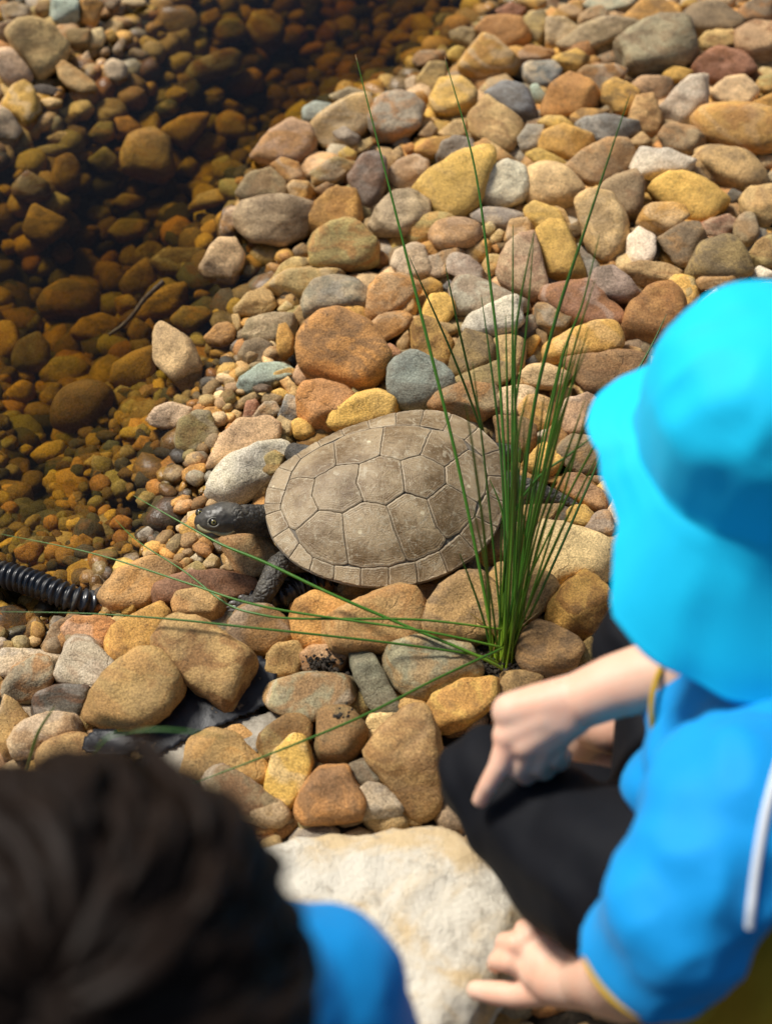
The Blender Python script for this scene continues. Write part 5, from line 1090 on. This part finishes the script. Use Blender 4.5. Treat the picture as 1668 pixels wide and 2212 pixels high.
def dark_child():
    root = empty('person', at_d(200, 2300, .9)); tag(root, 'child with dark brown hair and blue shirt, seen from behind at the bottom corner', 'person')
    hc = at_d(165, 2190, .575); b = Blob(); b.ball(hc + Vector((0, .01, -.005)), (.078, .086, .092)); b.chain([(hc + Vector((0, -.01, -.08)), .034), (hc + Vector((.0, -.03, -.15)), .04)]); b.ball(hc + Vector((0, .095, -.02)), (.011, .013, .012)); b.ball(hc + Vector((.08, 0, -.02)), (.01, .014, .02)); b.ball(hc + Vector((-.08, 0, -.02)), (.01, .014, .02))
    sh = hc + Vector((.02, -.03, -.17)); b.chain([(sh, .06), (sh + Vector((0, 0, -.2)), .08)]); b.build('body', M_FLESH, root, .004, 4)
    S = Nodes('hair'); tc = S.n('TexCoord'); n1 = S.noise(tc.outputs['Object'], 120, 4, .6); M_HAIR = S.done(S.mix(n1, (.004, .0024, .0017), (.018, .010, .006)), .55, S.bump(n1, .002, .5), .12)
    rr = random.Random(2); V, F = ico(4); base = V * np.array([.088, .096, .100]); keep = [f for f in F if base[f][:, 2].mean() > -.06]; Vs = [base + np.array(hc) + np.array([0, -.004, .002])]; Fs = [tuple(f) for f in keep]; off = len(base)
    whorl = Vector((.1, -.35, .93)).normalized()
    for k in range(420):
        az = rr.uniform(0, 2 * math.pi); st = rr.uniform(.05, .9); ln = rr.uniform(.6, 1.25); tw = rr.gauss(.5, .25); a0 = whorl.orthogonal().normalized(); a1 = whorl.cross(a0); p = []; R_ = 1 + rr.uniform(.0, .05) + (rr.uniform(0, .10) if k % 4 == 0 else 0)
        for i in range(9):
            th = st + ln * i / 8; ph = az + tw * i / 8; d = whorl * math.cos(th) + (a0 * math.cos(ph) + a1 * math.sin(ph)) * math.sin(th); p.append(hc + Vector((d.x * .089, d.y * .097, d.z * .101)) * (R_ + .035 * math.sin(i * .9 + k * 1.7)))
        v, f = tube(p, [.0055 * math.sin(math.pi * (i + .7) / 9.4) + .0005 for i in range(9)], 6, .5); Vs.append(np.array([q[:] for q in v])); Fs += [tuple(j + off for j in q) for q in f]; off += len(v)
    put(mesh_obj('hair', np.concatenate(Vs), Fs, M_HAIR), root)
    b = Blob(); s = at_d(700, 2150, .80); b.chain([(at_d(300, 2330, .78), .09), (at_d(560, 2200, .79), .066), (s, .050), (at_d(765, 2290, .84), .044), (at_d(790, 2420, .9), .042)]); b.chain([(at_d(300, 2330, .8), .09), (at_d(250, 2600, .95), .11)]); b.chain([(at_d(300, 2330, .78), .09), (at_d(-120, 2300, .8), .06)])
    b.build('shirt', M_BLUE2, root, .005, 6, lambda co: .004 * fbm(co * 20, 3))
dark_child()

# ------------------------------------------------------------------ labels of the stones: look, then place
MARKS = [('in the upper corner bank beyond the pond', 60, 140), ('at the top edge beside the pond', 1020, 130), ('along the top edge of the bank', 1270, 60), ('in the top corner opposite the pond', 1560, 60),
         ('at the edge near the long ochre oval', 1560, 260), ('beyond the tip of the tallest rush blade', 760, 230), ('around the big yellow wedge stone', 960, 400), ('by the two whitish stones', 1140, 390),
         ('midway up the bank near the frame edge', 1500, 460), ('among the upper rush blades', 1150, 560), ('above the blue hat', 1480, 640), ('at the water edge beside the long mottled cobble', 580, 430),
         ('around the flat tan stone by the water', 640, 600), ('beside the big rusty boulder', 740, 760), ('by the pale blue-green stones', 540, 800), ('among small stones beyond the turtle shell', 600, 900),
         ('just beyond the turtle shell', 800, 860), ('beyond the rushes beside the shell', 1080, 850), ('between rushes and hat', 1250, 830), ('beside the turtle tail', 1250, 1080),
         ('in front of the blue hat brim', 1260, 1230), ('beside the turtle neck', 480, 1000), ('under the turtle head', 460, 1170), ('beside the turtle front foot', 470, 1270),
         ('under the near rim of the shell', 800, 1300), ('at the foot of the rush tuft', 1050, 1400), ('beside the black pipe', 260, 1290), ('near the black liner sheet', 400, 1450),
         ('at the edge below the pipe', 70, 1480), ('above the dark-haired head', 180, 1600), ('by the pointing hand', 960, 1560), ('between liner and pale slab', 640, 1620), ('along the edge of the pale slab', 800, 1700),
         ('in the dark upper water', 560, 150), ('in the middle of the pond', 420, 400), ('in the pond by the frame edge', 80, 560), ('in the water near the twig', 340, 720), ('in the shallows before the pipe', 180, 1040)]
def near_mark(r):
    c = r['c']; return min(MARKS, key=lambda m: math.hypot((m[1] - c[0]), (m[2] - c[1])) + (600 if (m in MARKS[-5:]) != ('u' in r['fl']) else 0))[0]
SHAPE = {'r': 'rounded', 'm': 'blunt', 'a': 'angular'}
bins = {}
for o, r in STONE_OBJ:
    size = 'large ' if r['area'] > 11000 else ('small ' if r['area'] < 2400 else ''); shp = SHAPE[r['sh']]
    if r['asp'] > 1.75: shp = 'elongated ' + ('' if r['sh'] == 'm' else shp); shp = shp.strip()
    st = {'u': 'submerged ', 'e': 'half-wet '}.get(r['fl'][:1], '')
    bins.setdefault(f"{size}{st}{CWORD[r['col']]} {shp} stone {near_mark(r)}", []).append((o, r))
ORD = ['first', 'second', 'third', 'fourth', 'fifth', 'sixth', 'seventh', 'eighth', 'ninth', 'tenth']
for lab, lst in bins.items():
    if len(lst) > 1:
        xs = [r['c'][0] for _, r in lst]; ys = [r['c'][1] for _, r in lst]; ax = 0 if max(xs) - min(xs) > max(ys) - min(ys) else 1
        lst.sort(key=lambda t: t[1]['c'][ax])
    for k, (o, r) in enumerate(lst):
        l2 = lab
        if len(lst) == 2: l2 += (', the one further left', ', the one further right')[k] if ax == 0 else (', the upper of two', ', the lower of two')[k]
        elif len(lst) > 2: l2 += f", {ORD[k]} from {'the left' if ax == 0 else 'the top'}"
        tag(o, l2, 'stone', 'stones under the pond water' if 'u' in r['fl'] else 'loose cobbles of the pond bank')
